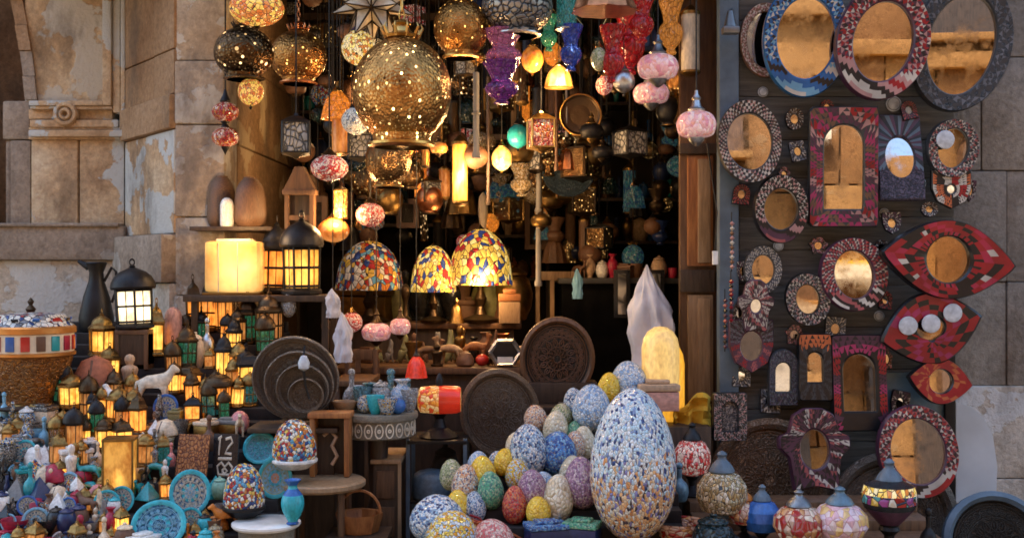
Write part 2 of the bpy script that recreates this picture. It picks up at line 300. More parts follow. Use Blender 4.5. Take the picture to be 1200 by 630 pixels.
# ------------------------------------------------------------------ mesh building
def dens(prof, k=4):
    "a turned profile drawn as a smooth curve through its points"
    out = []; n = len(prof)
    for i in range(n - 1):
        p0, p1, p2, p3 = prof[max(0, i - 1)], prof[i], prof[i + 1], prof[min(n - 1, i + 2)]
        for j in range(k):
            t = j / k; q = []
            for c in (0, 1): q.append(.5 * (2 * p1[c] + (p2[c] - p0[c]) * t + (2 * p0[c] - 5 * p1[c] + 4 * p2[c] - p3[c]) * t * t + (3 * p1[c] - p0[c] - 3 * p2[c] + p3[c]) * t ** 3))
            out.append((max(0., q[0]), q[1]))
    out.append(prof[-1]); return out
class MB:
    def __init__(s): s.v = []; s.f = []; s.m = []; s.mats = []; s.sm = []
    def mi(s, m):
        m = mat(m)
        if m not in s.mats: s.mats.append(m)
        return s.mats.index(m)
    def add(s, vs, fs, m, smooth=False):
        o = len(s.v); s.v += [tuple(x) for x in vs]
        ms = m if isinstance(m, list) else [m] * len(fs)
        for f, k in zip(fs, ms):
            s.f.append(tuple(i + o for i in f)); s.m.append(s.mi(k)); s.sm.append(smooth)
        return s
    def lathe(s, prof, m, seg=24, c=(0, 0), sx=1, sy=1, smooth=True, ph=0., flute=0., nf=0, cap=True):
        "m: one material, or a list with one per profile step"
        vs = []; fs = []; ms = []; n = len(prof)
        for (r, z) in prof:
            for k in range(seg):
                a = ph + 2 * PI * k / seg
                rr = r * (1 + flute * math.cos(nf * a)) if nf else r
                vs.append((c[0] + rr * math.cos(a) * sx, c[1] + rr * math.sin(a) * sy, z))
        for j in range(n - 1):
            mm = m[j % len(m)] if isinstance(m, (list, tuple)) else m
            for k in range(seg):
                k2 = (k + 1) % seg
                fs.append((j * seg + k, j * seg + k2, (j + 1) * seg + k2, (j + 1) * seg + k)); ms.append(mm)
        mm = m[0] if isinstance(m, (list, tuple)) else m
        if cap and prof[0][0] > 1e-4: fs.append(tuple(range(seg))[::-1]); ms.append(mm)
        if cap and prof[-1][0] > 1e-4: fs.append(tuple((n - 1) * seg + k for k in range(seg))); ms.append(mm)
        return s.add(vs, fs, ms, smooth)
    def box(s, a, b, m, bev=0.):
        x0, y0, z0 = a; x1, y1, z1 = b
        if bev:
            bm = bmesh.new(); bmesh.ops.create_cube(bm, size=1)
            for v in bm.verts: v.co = Vector(((x0 + x1) / 2 + v.co.x * (x1 - x0), (y0 + y1) / 2 + v.co.y * (y1 - y0), (z0 + z1) / 2 + v.co.z * (z1 - z0)))
            bmesh.ops.bevel(bm, geom=bm.edges[:], offset=bev, segments=2, affect='EDGES', profile=.6)
            bm.verts.index_update()
            s.add([v.co.copy() for v in bm.verts], [tuple(v.index for v in f.verts) for f in bm.faces], m); bm.free(); return s
        vs = [(x0, y0, z0), (x1, y0, z0), (x1, y1, z0), (x0, y1, z0), (x0, y0, z1), (x1, y0, z1), (x1, y1, z1), (x0, y1, z1)]
        return s.add(vs, [(0, 3, 2, 1), (4, 5, 6, 7), (0, 1, 5, 4), (1, 2, 6, 5), (2, 3, 7, 6), (3, 0, 4, 7)], m)
    def tube(s, pts, r, m, seg=6, closed=False):
        pts = [Vector(p) for p in pts]; n = len(pts); vs = []; fs = []
        rs = r if isinstance(r, (list, tuple)) else [r] * n
        up = None
        for i, p in enumerate(pts):
            a = pts[(i - 1) % n] if (closed or i > 0) else p
            b = pts[(i + 1) % n] if (closed or i < n - 1) else p
            t = (b - a); t = t.normalized() if t.length > 1e-9 else Vector((0, 0, 1))
            if up is None: up = Vector((0, 1, 0)) if abs(t.y) < .9 else Vector((1, 0, 0))
            u = t.cross(up); u = u.normalized() if u.length > 1e-6 else Vector((1, 0, 0))
            w = u.cross(t).normalized(); up = w
            for k in range(seg):
                q = 2 * PI * k / seg
                vs.append(p + (u * math.cos(q) + w * math.sin(q)) * rs[i])
        m_ = n if closed else n - 1
        for i in range(m_):
            j = (i + 1) % n
            for k in range(seg):
                k2 = (k + 1) % seg
                fs.append((i * seg + k, j * seg + k, j * seg + k2, i * seg + k2))
        if not closed:
            fs.append(tuple(range(seg))); fs.append(tuple((n - 1) * seg + k for k in range(seg))[::-1])
        return s.add(vs, fs, m, True)
    def ring(s, c, r, t, m, axis='y', seg=16, rz=None):
        pts = []
        for k in range(seg):
            a = 2 * PI * k / seg; x = math.cos(a) * r; y = math.sin(a) * (rz or r)
            pts.append((c[0] + x, c[1], c[2] + y) if axis == 'y' else (c[0] + x, c[1] + y, c[2]))
        return s.tube(pts, t, m, 6, True)
    def poly(s, pts, y0, y1, m, bev=0.):
        "a flat outline in x and z, given thickness from y0 to y1"
        n = len(pts)
        ar = sum(pts[i][0] * pts[(i + 1) % n][1] - pts[(i + 1) % n][0] * pts[i][1] for i in range(n))
        if ar < 0: pts = pts[::-1]
        vs = [(x, y0, z) for x, z in pts] + [(x, y1, z) for x, z in pts]
        fs = [tuple(range(n)), tuple(range(2 * n - 1, n - 1, -1))] + [(i, i + n, (i + 1) % n + n, (i + 1) % n) for i in range(n)]
        return s.add(vs, fs, m)
    def xf(s, M):
        s.v = [tuple(M @ Vector(p)) for p in s.v]; return s
    def build(s, name, parent=None, angle=38, **props):
        me = bpy.data.meshes.new(name); me.from_pydata(s.v, [], s.f)
        for m in s.mats: me.materials.append(m)
        me.polygons.foreach_set('material_index', s.m); me.polygons.foreach_set('use_smooth', s.sm)
        me.validate(); me.update()
        bm = bmesh.new(); bm.from_mesh(me); bmesh.ops.recalc_face_normals(bm, faces=bm.faces[:]); bm.to_mesh(me); bm.free()
        try: me.set_sharp_from_angle(angle=R(angle))
        except Exception: pass
        o = bpy.data.objects.new(name, me); col.objects.link(o)
        if parent is not None: o.parent = parent
        for k, v in props.items(): o[k] = v
        return o

def thing(name, label=None, cat=None, loc=(0, 0, 0), group=None):
    o = bpy.data.objects.new(name, None); o.empty_display_size = .05; col.objects.link(o); o.location = loc
    if label: tag(o, label, cat, group)
    return o
USED = {}
def tag(o, label, cat, group=None):
    n = len(label.split())
    if not 4 <= n <= 16: print('LABEL LENGTH', n, label)
    if label in USED: print('LABEL TWICE', label)
    USED[label] = 1
    o['label'] = label; o['category'] = cat
    if group: o['group'] = group
    return o
def copy_tree(o, parent=None):
    c = o.copy(); col.objects.link(c); c.parent = parent
    for ch in o.children: copy_tree(ch, c)
    return c
def skin(name, V, E, rad, m, parent):
    me = bpy.data.meshes.new(name); me.from_pydata(V, E, []); me.update()
    o = bpy.data.objects.new(name, me); col.objects.link(o)
    mod = o.modifiers.new('Skin', 'SKIN'); mod.use_smooth_shade = True
    for i, sv in enumerate(me.skin_vertices[0].data):
        r = rad[i]; sv.radius = (r, r); sv.use_root = (i == 0)
    sub = o.modifiers.new('Subdivision', 'SUBSURF'); sub.levels = 1; sub.render_levels = 1
    me.materials.append(mat(m)); o.parent = parent
    return o

# ------------------------------------------------------------------ the stock: unit models, one wide and one tall, standing on z = 0
def torus_ring(mb, z, r, m, t=.02): mb.ring((0, 0, z), r, t, m)

def lantern(p, n, fm, gm, mid=True, dome=0):
    ph = PI / n
    MB().lathe([(.40, 0), (.5, .02), (.5, .05), (.42, .09)], fm, n if n > 4 else 4, ph=ph, smooth=False).build('base', p)
    MB().lathe([(.40, .085), (.42, .57)], gm, n, ph=ph, smooth=False).build('glass', p)
    f = MB()
    for k in range(n):
        a = ph + 2 * PI * k / n; c, s = math.cos(a), math.sin(a)
        f.tube([(c * .43, s * .43, .07), (c * .455, s * .455, .58)], .028, fm, 4)
        a2 = ph + 2 * PI * (k + .5) / n; q = math.cos(PI / n) * .43
        f.tube([(math.cos(a2) * q, math.sin(a2) * q, .08), (math.cos(a2) * q * 1.04, math.sin(a2) * q * 1.04, .58)], .012, fm, 4)
    for z in ((.11, .33, .555) if mid else (.11, .555)):
        f.tube([(math.cos(ph + 2 * PI * k / n) * (.425 + .03 * z), math.sin(ph + 2 * PI * k / n) * (.425 + .03 * z), z) for k in range(n)], .016, fm, 4, True)
    f.build('frame', p)
    prof = [(.52, .57), (.52, .605), (.40, .66), (.36, .74), (.27, .80), (.13, .845), (.07, .87), (.09, .89), (.03, .915)] if not dome else \
           [(.5, .57), (.52, .60), (.50, .67), (.43, .75), (.30, .82), (.13, .865), (.06, .885), (.08, .90), (.02, .92)]
    rf = MB().lathe(prof, fm, n if not dome else 20, ph=ph, smooth=bool(dome)).build('roof', p)
    MB().ring((0, 0, .955), .055, .014, fm, rz=.045).build('ring', rf)

def globe_lamp(p, shade, cap, zc, low=True):
    "a hanging globe: glass shade, metal cap, drop finial and chain"
    pr = [(.07, .10)] + [(.5 * math.sin(a), .46 - .35 * math.cos(a)) for a in [PI * k / 14 for k in range(2, 13)]] + [(.16, .815)]
    MB().lathe(pr, shade, 28).build('shade', p)
    MB().lathe([(.20, .79), (.23, .82), (.15, .86), (.09, .92), (.05, .96), (.05, 1.0), (.0, 1.0)], cap, 18).build('cap', p)
    if low: MB().lathe([(0, 0), (.03, .02), (.07, .05), (.03, .08), (.10, .115), (.0, .13)], cap, 14).build('finial', p)
    MB().tube([(0, 0, .99), (0, 0, zc)], .022, 'cord', 5).build('chain', p)

def pierced_globe(p, shade, cap, zc):
    pr = [(.28, .03)] + [(.5 * math.sin(a), .44 - .42 * math.cos(a)) for a in [PI * k / 20 for k in range(4, 19)]] + [(.10, .87)]
    MB().lathe(pr, shade, 48).build('shade', p)
    MB().lathe([(.28, .0), (.34, .015), (.34, .035), (.28, .05), (.25, .03), (.25, .0), (.28, .0)], cap, 36).build('bottom_ring', p)
    c = MB().lathe([(.17, .85), (.19, .87), (.10, .90), (.07, .95), (.10, .965), (.03, 1.0), (0, 1.0)], cap, 20)
    for k in range(10):
        a = 2 * PI * k / 10; c.tube([(math.cos(a) * .16, math.sin(a) * .16, .86), (math.cos(a) * .21, math.sin(a) * .21, .93), (math.cos(a) * .19, math.sin(a) * .19, .96)], [.022, .014, .004], cap, 5)
    c.build('crown', p)
    ch = MB(); z = .99; k = 0
    while z < zc:
        pts = [(math.cos(q * PI / 4) * .028, 0, z + .04 + math.sin(q * PI / 4) * .05) if k % 2 else (0, math.cos(q * PI / 4) * .028, z + .04 + math.sin(q * PI / 4) * .05) for q in range(8)]
        ch.tube(pts, .009, cap, 4, True); z += .078; k += 1
    ch.build('chain', p)

def turkish_lamp(p, shade, cap, zc):
    MB().lathe(dens([(.22, .16), (.42, .21), (.5, .35), (.49, .46), (.38, .58), (.16, .64)], 5), shade, 32).build('shade', p)
    MB().lathe([(.20, .62), (.22, .66), (.13, .72), (.09, .82), (.12, .86), (.05, .93), (.04, 1.0), (0, 1.0)], cap, 18).build('cap', p)
    MB().lathe([(0, 0), (.05, .01), (.11, .05), (.19, .10), (.23, .17), (.20, .185)], cap, 18).build('cup', p)
    MB().tube([(0, 0, .99), (.01, 0, zc)], .022, 'cord', 5).build('flex', p)

def tall_glass(p, shade, cap, zc):
    "flared mosque lamp of coloured glass"
    MB().lathe(dens([(.16, 0), (.20, .03), (.14, .09), (.30, .18), (.42, .32), (.38, .44), (.26, .52), (.30, .66), (.48, .93)], 4) + [(.46, .95), (.28, .68)], shade, 32, flute=.03, nf=8).build('bowl', p)
    m = MB()
    for k in range(3):
        a = 2 * PI * k / 3 + .5; m.tube([(math.cos(a) * .46, math.sin(a) * .46, .94), (0, 0, 1.25), (0, 0, zc)], .012, cap, 4)
    m.build('chain', p)

def star_lamp(p, gm, fm, zc):
    bm = bmesh.new(); bmesh.ops.create_icosphere(bm, subdivisions=1, radius=.20)
    g = MB(); e = MB(); c0 = Vector((0, 0, .5))
    rng = random.Random(3)
    for f in bm.faces:
        n = f.calc_center_median().normalized(); tip = c0 + n * .5
        vs = [c0 + v.co for v in f.verts]
        g.add(vs + [tip], [(0, 1, 3), (1, 2, 3), (2, 0, 3)], gm)
        for v in vs: e.tube([v, tip], [.014, .006], fm, 4)
        for i in range(3): e.tube([vs[i], vs[(i + 1) % 3]], .013, fm, 4)
    bm.free(); g.build('glass', p); e.build('leading', p)
    MB().tube([(0, 0, .97), (0, 0, zc)], .01, fm, 5).build('chain', p)

def bell_lamp(p, shade, cap, zc):
    MB().lathe(dens([(.5, .0), (.48, .04), (.42, .3), (.34, .52), (.18, .7), (.12, .74)], 4), shade, 40, flute=.05, nf=10).build('shade', p)
    MB().lathe([(.15, .72), (.17, .76), (.08, .84), (.05, .9), (.05, 1.0), (0, 1)], cap, 16).build('cap', p)
    MB().tube([(0, 0, .99), (0, 0, zc)], .02, 'cord', 5).build('chain', p)

def tube_lamp(p, shade, cap, zc):
    MB().lathe([(.42, .06), (.45, .08), (.45, .86), (.42, .88)], shade, 18).build('shade', p)
    MB().lathe([(.5, .86), (.5, .90), (.2, .97), (.05, 1.0), (0, 1)], cap, 18).build('cap', p)
    MB().lathe([(0, 0), (.3, .01), (.5, .05), (.5, .08), (.4, .08)], cap, 18).build('tip', p)
    MB().tube([(0, 0, .99), (0, 0, zc)], .03, 'cord', 5).build('chain', p)

def box_lamp(p, shade, cap, zc):
    MB().box((-.42, -.42, .16), (.42, .42, .78), shade).build('panel', p)
    f = MB()
    for x in (-.44, .44):
        for y in (-.44, .44): f.tube([(x, y, .13), (x, y, .80)], .05, cap, 4)
    f.lathe([(.0, .0), (.2, .06), (.64, .13), (.64, .16)], cap, 4, ph=PI / 4, smooth=False)
    f.build('frame', p)
    MB().lathe([(.68, .78), (.68, .81), (.3, .92), (.12, .95), (.08, 1.0), (0, 1.0)], cap, 4, ph=PI / 4, smooth=False).build('roof', p)
    MB().tube([(0, 0, .99), (0, 0, zc)], .03, 'cord', 5).build('chain', p)

def double_lamp(p, shade, cap, zc):
    for z0 in (.12, .50):
        MB().lathe([(.12, z0)] + [(.5 * math.sin(a), z0 + .15 - .15 * math.cos(a)) for a in [PI * k / 8 for k in range(2, 7)]] + [(.14, z0 + .30)], shade, 20).build('shade', p)
    MB().lathe([(0, 0), (.06, .05), (.17, .13), (0, .14)], cap, 12).build('finial', p)
    MB().lathe([(.17, .41), (.10, .46), (.17, .51)], cap, 12).build('collar', p)
    MB().lathe([(.18, .79), (.2, .82), (.1, .9), (.03, 1.0), (0, 1.0)], cap, 12).build('cap', p)
    MB().tube([(0, 0, .99), (0, 0, zc)], .03, 'cord', 5).build('chain', p)

def dome_lamp(p, shade, fm, zc=0):
    "table lamp: domed mosaic shade on a turned stem"
    MB().lathe(dens([(.5, .38), (.49, .46), (.44, .66), (.33, .82), (.18, .92), (.06, .955)], 4), shade, 36).build('shade', p)
    MB().lathe([(0, 0), (.28, 0), (.30, .03), (.10, .08), (.06, .16), (.10, .24), (.05, .32), (.05, .45), (0, .45)], fm, 20).build('stand', p)
    MB().lathe([(.07, .95), (.03, .98), (.0, 1.0)], fm, 12).build('finial', p)

def low_dome(p, shade, fm, dish):
    MB().lathe(dens([(.46, .20), (.48, .30), (.45, .55), (.34, .80), (.18, .95), (.0, 1.0)], 4), shade, 32).build('shade', p)
    MB().lathe([(.0, 0), (.30, 0), (.5, .14), (.5, .18), (.44, .21), (0, .21)], dish, 28).build('dish', p)

def egg(p_unused, m): pass
def egg_mesh(m):
    pr = [(0, 0)]
    for k in range(1, 24):
        a = PI * k / 24; z = .5 - .5 * math.cos(a); pr.append((.5 * math.sin(a) * (1.10 - .22 * z) * (1 + .06 * math.sin(a)) / 1.06, z))
    pr.append((0, 1)); return MB().lathe(pr, m, 32)

VASES = {
 'vase': [(.24, 0), (.27, .03), (.22, .07), (.42, .28), (.5, .48), (.42, .66), (.22, .80), (.20, .88), (.34, .98), (.33, 1), (.2, .9)],
 'jar': [(.30, 0), (.34, .02), (.47, .25), (.5, .48), (.42, .70), (.33, .78), (.36, .80), (.36, .84), (.2, .91), (.08, .94), (.10, .97), (.04, 1), (0, 1)],
 'bottle': [(.32, 0), (.38, .03), (.5, .22), (.44, .42), (.20, .55), (.14, .62), (.16, .80), (.12, .82), (.2, .88), (.16, .96), (.0, 1.)],
 'gourd': [(.36, 0), (.40, .02), (.5, .16), (.48, .45), (.42, .75), (.28, .92), (.2, .97), (.2, 1), (.12, .98)],
 'bowl': [(.22, 0), (.25, .05), (.36, .3), (.48, .8), (.5, 1), (.46, .97), (.34, .4), (0, .25)],
 'cup': [(.34, 0), (.38, .05), (.44, .5), (.5, 1), (.46, 1), (.38, .3), (0, .2)],
 'ball': [(.0, 0)] + [(.5 * math.sin(PI * k / 12), .5 - .5 * math.cos(PI * k / 12)) for k in range(1, 12)] + [(0, 1)],
 'capsule': [(.44, 0), (.48, .03), (.5, .1), (.5, .72), (.45, .84), (.34, .93), (.18, .985), (0, 1)],
 'statuette': [(.44, 0), (.46, .08), (.30, .10), (.32, .30), (.38, .48), (.44, .60), (.36, .68), (.18, .72), (.22, .78), (.27, .86), (.20, .96), (0, 1)],
 'pestle': [(.4, 0), (.45, .1), (.2, .2), (.15, .5), (.3, .7), (.34, .85), (.2, .96), (0, 1)],
 'bell': [(.5, 0), (.48, .06), (.36, .3), (.32, .55), (.2, .68), (.06, .72), (.06, .8), (.1, .86), (.06, .95), (0, 1)],
}
def turned(kind, m, m2=None):
    pr = VASES[kind]; n = len(pr) - 1
    mm = m if m2 is None else [m2 if (j in (0, 1, n - 3, n - 2, n - 1) or (j == n // 2)) else m for j in range(n)]
    if m2 is None: return MB().lathe(dens(pr, 3) if kind not in ('bowl', 'cup', 'bell', 'ball', 'capsule') else pr, m, 24)
    return MB().lathe(dens(pr, 3), [mm[j // 3] for j in range(3 * n)], 24)

def plate_mesh(face, rim, mid=None):
    "a round dish standing on its edge, face to the street"
    b = MB().lathe([(.0, .045), (.12, .045), (.2, .04), (.36, .05), (.40, .085), (.48, .10), (.5, .09), (.46, .06), (.36, .0), (0, 0)],
                   [mid or face, rim, face, face, rim, rim, rim, rim, rim], 36)
    return b.xf(Matrix.Translation((0, 0, .5)) @ Matrix.Rotation(R(90), 4, 'X'))

def animal(p, kind, m):
    if kind == 'camel':
        V = [(0, 0, .58), (-.26, 0, .56), (.24, 0, .57), (.40, 0, .60), (.46, 0, .78), (.44, 0, .93), (.60, 0, .91), (-.02, 0, .76), (-.42, 0, .42)]
        rd = [.16, .13, .13, .075, .06, .065, .04, .10, .02]
        E = [(0, 1), (0, 2), (2, 3), (3, 4), (4, 5), (5, 6), (0, 7), (1, 8)]
    else:
        V = [(0, 0, .60), (-.28, 0, .62), (.26, 0, .62), (.36, 0, .74), (.44, 0, .88), (.47, 0, .93), (.62, 0, .84), (-.40, 0, .60), (-.46, 0, .32)]
        rd = [.16, .17, .17, .12, .085, .085, .05, .04, .02]
        E = [(0, 1), (0, 2), (2, 3), (3, 4), (4, 5), (5, 6), (1, 7), (7, 8)]
    for sx, sgn in ((.26, 1), (.26, -1), (-.28, 1), (-.28, -1)):
        i = len(V); b = 2 if sx > 0 else 1
        if sx > 0: V += [(sx + .01, .09 * sgn, .48), (sx + .02 + .02 * sgn, .10 * sgn, .26), (sx + .02, .10 * sgn, .05), (sx + .05, .10 * sgn, .01)]
        else: V += [(sx + .02, .09 * sgn, .48), (sx - .07, .10 * sgn, .26), (sx - .02, .10 * sgn, .05), (sx + .01, .10 * sgn, .01)]
        rd += [.075, .045, .032, .034]; E += [(b, i), (i, i + 1), (i + 1, i + 2), (i + 2, i + 3)]
    for sgn in (1, -1):
        i = len(V); V.append((V[5][0] - .02, .05 * sgn, V[5][2] + .08)); rd.append(.018); E.append((5, i))
    return skin('figurine', V, E, rd, m, p)
def cat_fig(p, m):
    V = [(0, 0, .20), (.02, 0, .42), (.06, 0, .60), (.09, 0, .78), (.24, 0, .75), (-.26, .05, .10), (-.40, .12, .04)]
    rd = [.25, .19, .12, .15, .06, .05, .03]; E = [(0, 1), (1, 2), (2, 3), (3, 4), (0, 5), (5, 6)]
    for s in (1, -1):
        i = len(V); V += [(.10, .09 * s, .36), (.20, .10 * s, .05), (.28, .10 * s, .03)]; rd += [.07, .05, .05]; E += [(1, i), (i, i + 1), (i + 1, i + 2)]
        i = len(V); V += [(.07, .10 * s, .98)]; rd += [.03]; E += [(3, i)]
    return skin('figurine', V, E, rd, m, p)
# ------------------------------------------------------------------ the setting
def struct(mb, name):
    o = mb.build(name); o['kind'] = 'structure'; return o
struct(MB().box((-60, -60, -.3), (60, 60, 0), 'paving'), 'ground')

def blocks(mb, rects, d, thick, mats, bev=.008, gap=1.0, jit=.012, seed=1):
    "squared stones: photo rectangles on a wall face at distance d, each stone a little proud or shy of the next"
    rg = random.Random(seed)
    for i, (x0, y0, x1, y1) in enumerate(rects):
        a = W(x0, y1, d); b = W(x1, y0, d); j = rg.uniform(-jit, jit); g = gap * d / F / 2
        mb.box((a.x + g, a.y + j, a.z + g), (b.x - g, a.y + thick, b.z - g), mats[i % len(mats)] if isinstance(mats, list) else mats, bev)

# the old stone house on the left
D = 6.2
house = thing('stone_house', 'weathered tan stone house front with carved panel left of the shop', 'building', W(80, 600, D + .1))
def hb(mb, name):
    o = mb.build(name, house); o.matrix_parent_inverse = Matrix.Translation(house.location).inverted(); return o
m = MB(); blocks(m, [(36, 163, 92, 266), (92, 163, 146, 266)], D, .25, ['wall_tan'], .015, seed=3)
blocks(m, [(-40, 304, 146, 420), (-40, 420, 146, 640), (-40, 640, 146, 720)], D - .03, .28, ['wall_low'], .02, gap=1.0)
blocks(m, [(36, -560, 146, -430), (36, -430, 146, -300), (36, -300, 146, -170), (-700, -900, 146, -430)], D, .25, ['wall_tan'], .015, seed=5)
blocks(m, [(-900, -430, -60, 720)], D + .1, .4, 'wall_tan')
hb(m, 'wall')
m = MB(); blocks(m, [(12, 164, 37, 266)], D + .03, .2, 'band_grey', .012); blocks(m, [(-40, 264, 146, 305)], D - .07, .3, 'band_grey', .02, gap=.5)
a = W(-40, 266, D); b = W(146, 262, D); m.box((a.x, a.y - .10, a.z), (b.x, a.y + .1, b.z), 'band_grey', .008); hb(m, 'stone_band')
m = MB()                                                # framed panel of lost plaster
blocks(m, [(30, -170, 122, 120)], D + .04, .2, 'plaster', .004, gap=0)
hb(m, 'plaster_panel')
m = MB()
blocks(m, [(120, -170, 131, 124), (131, -170, 140, 132), (140, -170, 146, 150)], D - .01, .25, 'wall_tan', .01, gap=.3, jit=.014)
blocks(m, [(34, 118, 121, 124), (34, 124, 131, 128), (34, 140, 138, 149)], D - .015, .25, 'wall_tan', .006, gap=.2, jit=.01)
blocks(m, [(34, 128, 64, 140), (92, 128, 131, 140)], D + .03, .2, 'wall_tan', .006, gap=.2)
a = W(78, 134, D)
m.ring((a.x, a.y - .02, a.z), .052, .014, 'wall_tan', seg=24); m.ring((a.x, a.y - .025, a.z), .024, .010, 'wall_tan', seg=18)
blocks(m, [(64, 128, 92, 140)], D + .01, .2, 'wall_tan', .006, gap=.2)
for (y0, y1, o_) in ((149, 152, .0), (152, 160, -.055), (160, 163.5, -.02)): blocks(m, [(33, y0, 147, y1)], D + o_, .3, 'wall_tan', .006, gap=.1, jit=0)
hb(m, 'carved_moulding')
m = MB()                                                # arch jamb at the far left, and the black opening beyond it
arc = [(-10, -60), (4, -30), (12, 0), (18, 30), (23, 60), (27, 90), (30, 118)]
for i in range(len(arc) - 1):
    (xa, ya), (xb, yb) = arc[i], arc[i + 1]; p0 = W(xa, ya, D + .02); p1 = W(xb, yb, D + .02); w_ = 14 * D / F
    pts = [(p0.x, p0.z), (p0.x + w_, p0.z), (p1.x + w_, p1.z + .004), (p1.x, p1.z + .004)]
    m.poly(pts, p0.y - .01 * (i % 2), p0.y + .3, 'pier_side' if i < 4 else 'band_grey')
blocks(m, [(3, 118, 36, 164), (5, 164, 13, 264)], D + .03, .25, 'band_grey', .012)
hb(m, 'arch_jamb')
m = MB(); a = W(-120, 700, 6.9); b = W(30, -200, 6.9); m.box((a.x, a.y, 0), (b.x, a.y + .1, b.z), 'pier_side'); hb(m, 'arch_recess')
# the splayed pier between the house and the shop
P0 = W(146, 0, 6.2); P1 = W(205, 0, 5.6); P2 = W(263, 0, 5.6); P3 = Vector((P2.x + .02, CY + 7.6, 0))
def zat(py, d): return CZ - (py - 315) * d / F
pier = thing('stone_pier', 'corner pier of cracked tan stone with peeling white plaster beside the shop', 'pillar', (P1.x, P1.y, 0))
def pb(mb, name):
    o = mb.build(name, pier); o.matrix_parent_inverse = Matrix.Translation(pier.location).inverted(); return o
def face(mb, A, B, z0, z1, m_, off=0., thick=.3, bev=.012):
    "a stone on the wall from A to B in plan, between two heights"
    t = Vector((B.x - A.x, B.y - A.y, 0)); L = t.length; t.normalize(); n = Vector((t.y, -t.x, 0))
    q = MB().box((0, -off, z0), (L, thick, z1), m_, bev); M = Matrix(((t.x, -n.x, 0, A.x), (t.y, -n.y, 0, A.y), (0, 0, 1, 0), (0, 0, 0, 1)))
    q.xf(M); mb.add(q.v, q.f, m_)
def lerp(A, B, t): return A.lerp(B, t)
m = MB()
zs = [0, .55, zat(330, 5.6)]
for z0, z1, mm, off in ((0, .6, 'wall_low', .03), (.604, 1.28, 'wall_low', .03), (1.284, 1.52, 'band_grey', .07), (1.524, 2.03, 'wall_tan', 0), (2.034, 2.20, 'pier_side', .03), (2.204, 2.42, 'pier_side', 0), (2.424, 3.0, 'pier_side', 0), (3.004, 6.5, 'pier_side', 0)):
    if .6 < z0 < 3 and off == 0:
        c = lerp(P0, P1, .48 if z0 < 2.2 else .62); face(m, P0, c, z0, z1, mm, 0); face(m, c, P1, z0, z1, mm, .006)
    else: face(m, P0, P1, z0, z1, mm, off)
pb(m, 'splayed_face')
m = MB()
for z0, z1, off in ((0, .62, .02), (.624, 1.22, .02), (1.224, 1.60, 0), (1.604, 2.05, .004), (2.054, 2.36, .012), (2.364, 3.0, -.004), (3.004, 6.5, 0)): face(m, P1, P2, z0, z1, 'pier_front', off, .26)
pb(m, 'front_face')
m = MB()
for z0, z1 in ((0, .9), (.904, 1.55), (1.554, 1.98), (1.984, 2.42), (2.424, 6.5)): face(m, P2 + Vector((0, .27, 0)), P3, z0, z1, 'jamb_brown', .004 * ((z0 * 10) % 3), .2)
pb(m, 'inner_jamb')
# right hand stone wall
RD = 5.22
rwall = thing('stone_wall', 'grey dressed stone wall at the right edge beyond the mirrors', 'wall', W(1165, 620, RD))
def rb(mb, name):
    o = mb.build(name, rwall); o.matrix_parent_inverse = Matrix.Translation(rwall.location).inverted(); return o
m = MB(); blocks(m, [(850, -60, 1090, 67), (1090, -60, 1420, 67), (850, 67, 1150, 200), (1150, 67, 1420, 200), (850, 200, 1180, 330), (1180, 330, 1420, 452), (850, 330, 1180, 452), (1180, 200, 1420, 330), (850, -1300, 1420, -60)], RD, .3, 'stone_grey', .008, gap=.9, jit=.006, seed=4)
rb(m, 'wall')
m = MB(); blocks(m, [(850, 452, 1240, 560), (1240, 452, 1420, 560), (850, 560, 1420, 690)], RD - .02, .3, 'stone_pale', .012, gap=.6, seed=8); rb(m, 'plinth')
m = MB(); a = W(1100, 0, RD - .02); e_ = [(1118, 690), (1118, 470), (1132, 474), (1150, 488), (1161, 510), (1166, 545), (1164, 600), (1167, 690)]
m.poly([(W(x, y, RD - .02).x, W(x, y, RD - .02).z) for x, y in e_], CY + RD - .045, CY + RD - .02, 'paint_white'); rb(m, 'whitewash_patch')
m = MB(); blocks(m, [(850, -1300, 1420, 690)], RD + .03, .2, 'mortar', 0, 0, 0); rb(m, 'mortar_bed')
# the dark room of the shop, open to the street
room = thing('shop_room', 'dark interior of the bazaar shop behind the hanging lamps', 'shop', (0, .6, 0))
def sb(mb, name):
    o = mb.build(name, room); o.matrix_parent_inverse = Matrix.Translation(room.location).inverted(); return o
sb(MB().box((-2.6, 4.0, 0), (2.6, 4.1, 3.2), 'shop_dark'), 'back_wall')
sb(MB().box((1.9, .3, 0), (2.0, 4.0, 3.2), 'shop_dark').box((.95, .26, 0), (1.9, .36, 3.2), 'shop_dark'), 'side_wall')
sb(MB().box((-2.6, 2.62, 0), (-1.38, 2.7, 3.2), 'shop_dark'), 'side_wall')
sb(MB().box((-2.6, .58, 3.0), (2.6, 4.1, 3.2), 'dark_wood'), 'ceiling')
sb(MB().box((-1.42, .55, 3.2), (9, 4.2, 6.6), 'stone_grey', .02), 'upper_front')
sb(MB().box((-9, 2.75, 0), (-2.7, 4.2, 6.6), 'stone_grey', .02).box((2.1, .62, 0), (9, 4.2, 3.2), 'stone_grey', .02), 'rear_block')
sb(MB().box((-2.7, 2.75, 3.2), (-1.42, 4.2, 6.6), 'stone_grey'), 'upper_rear')
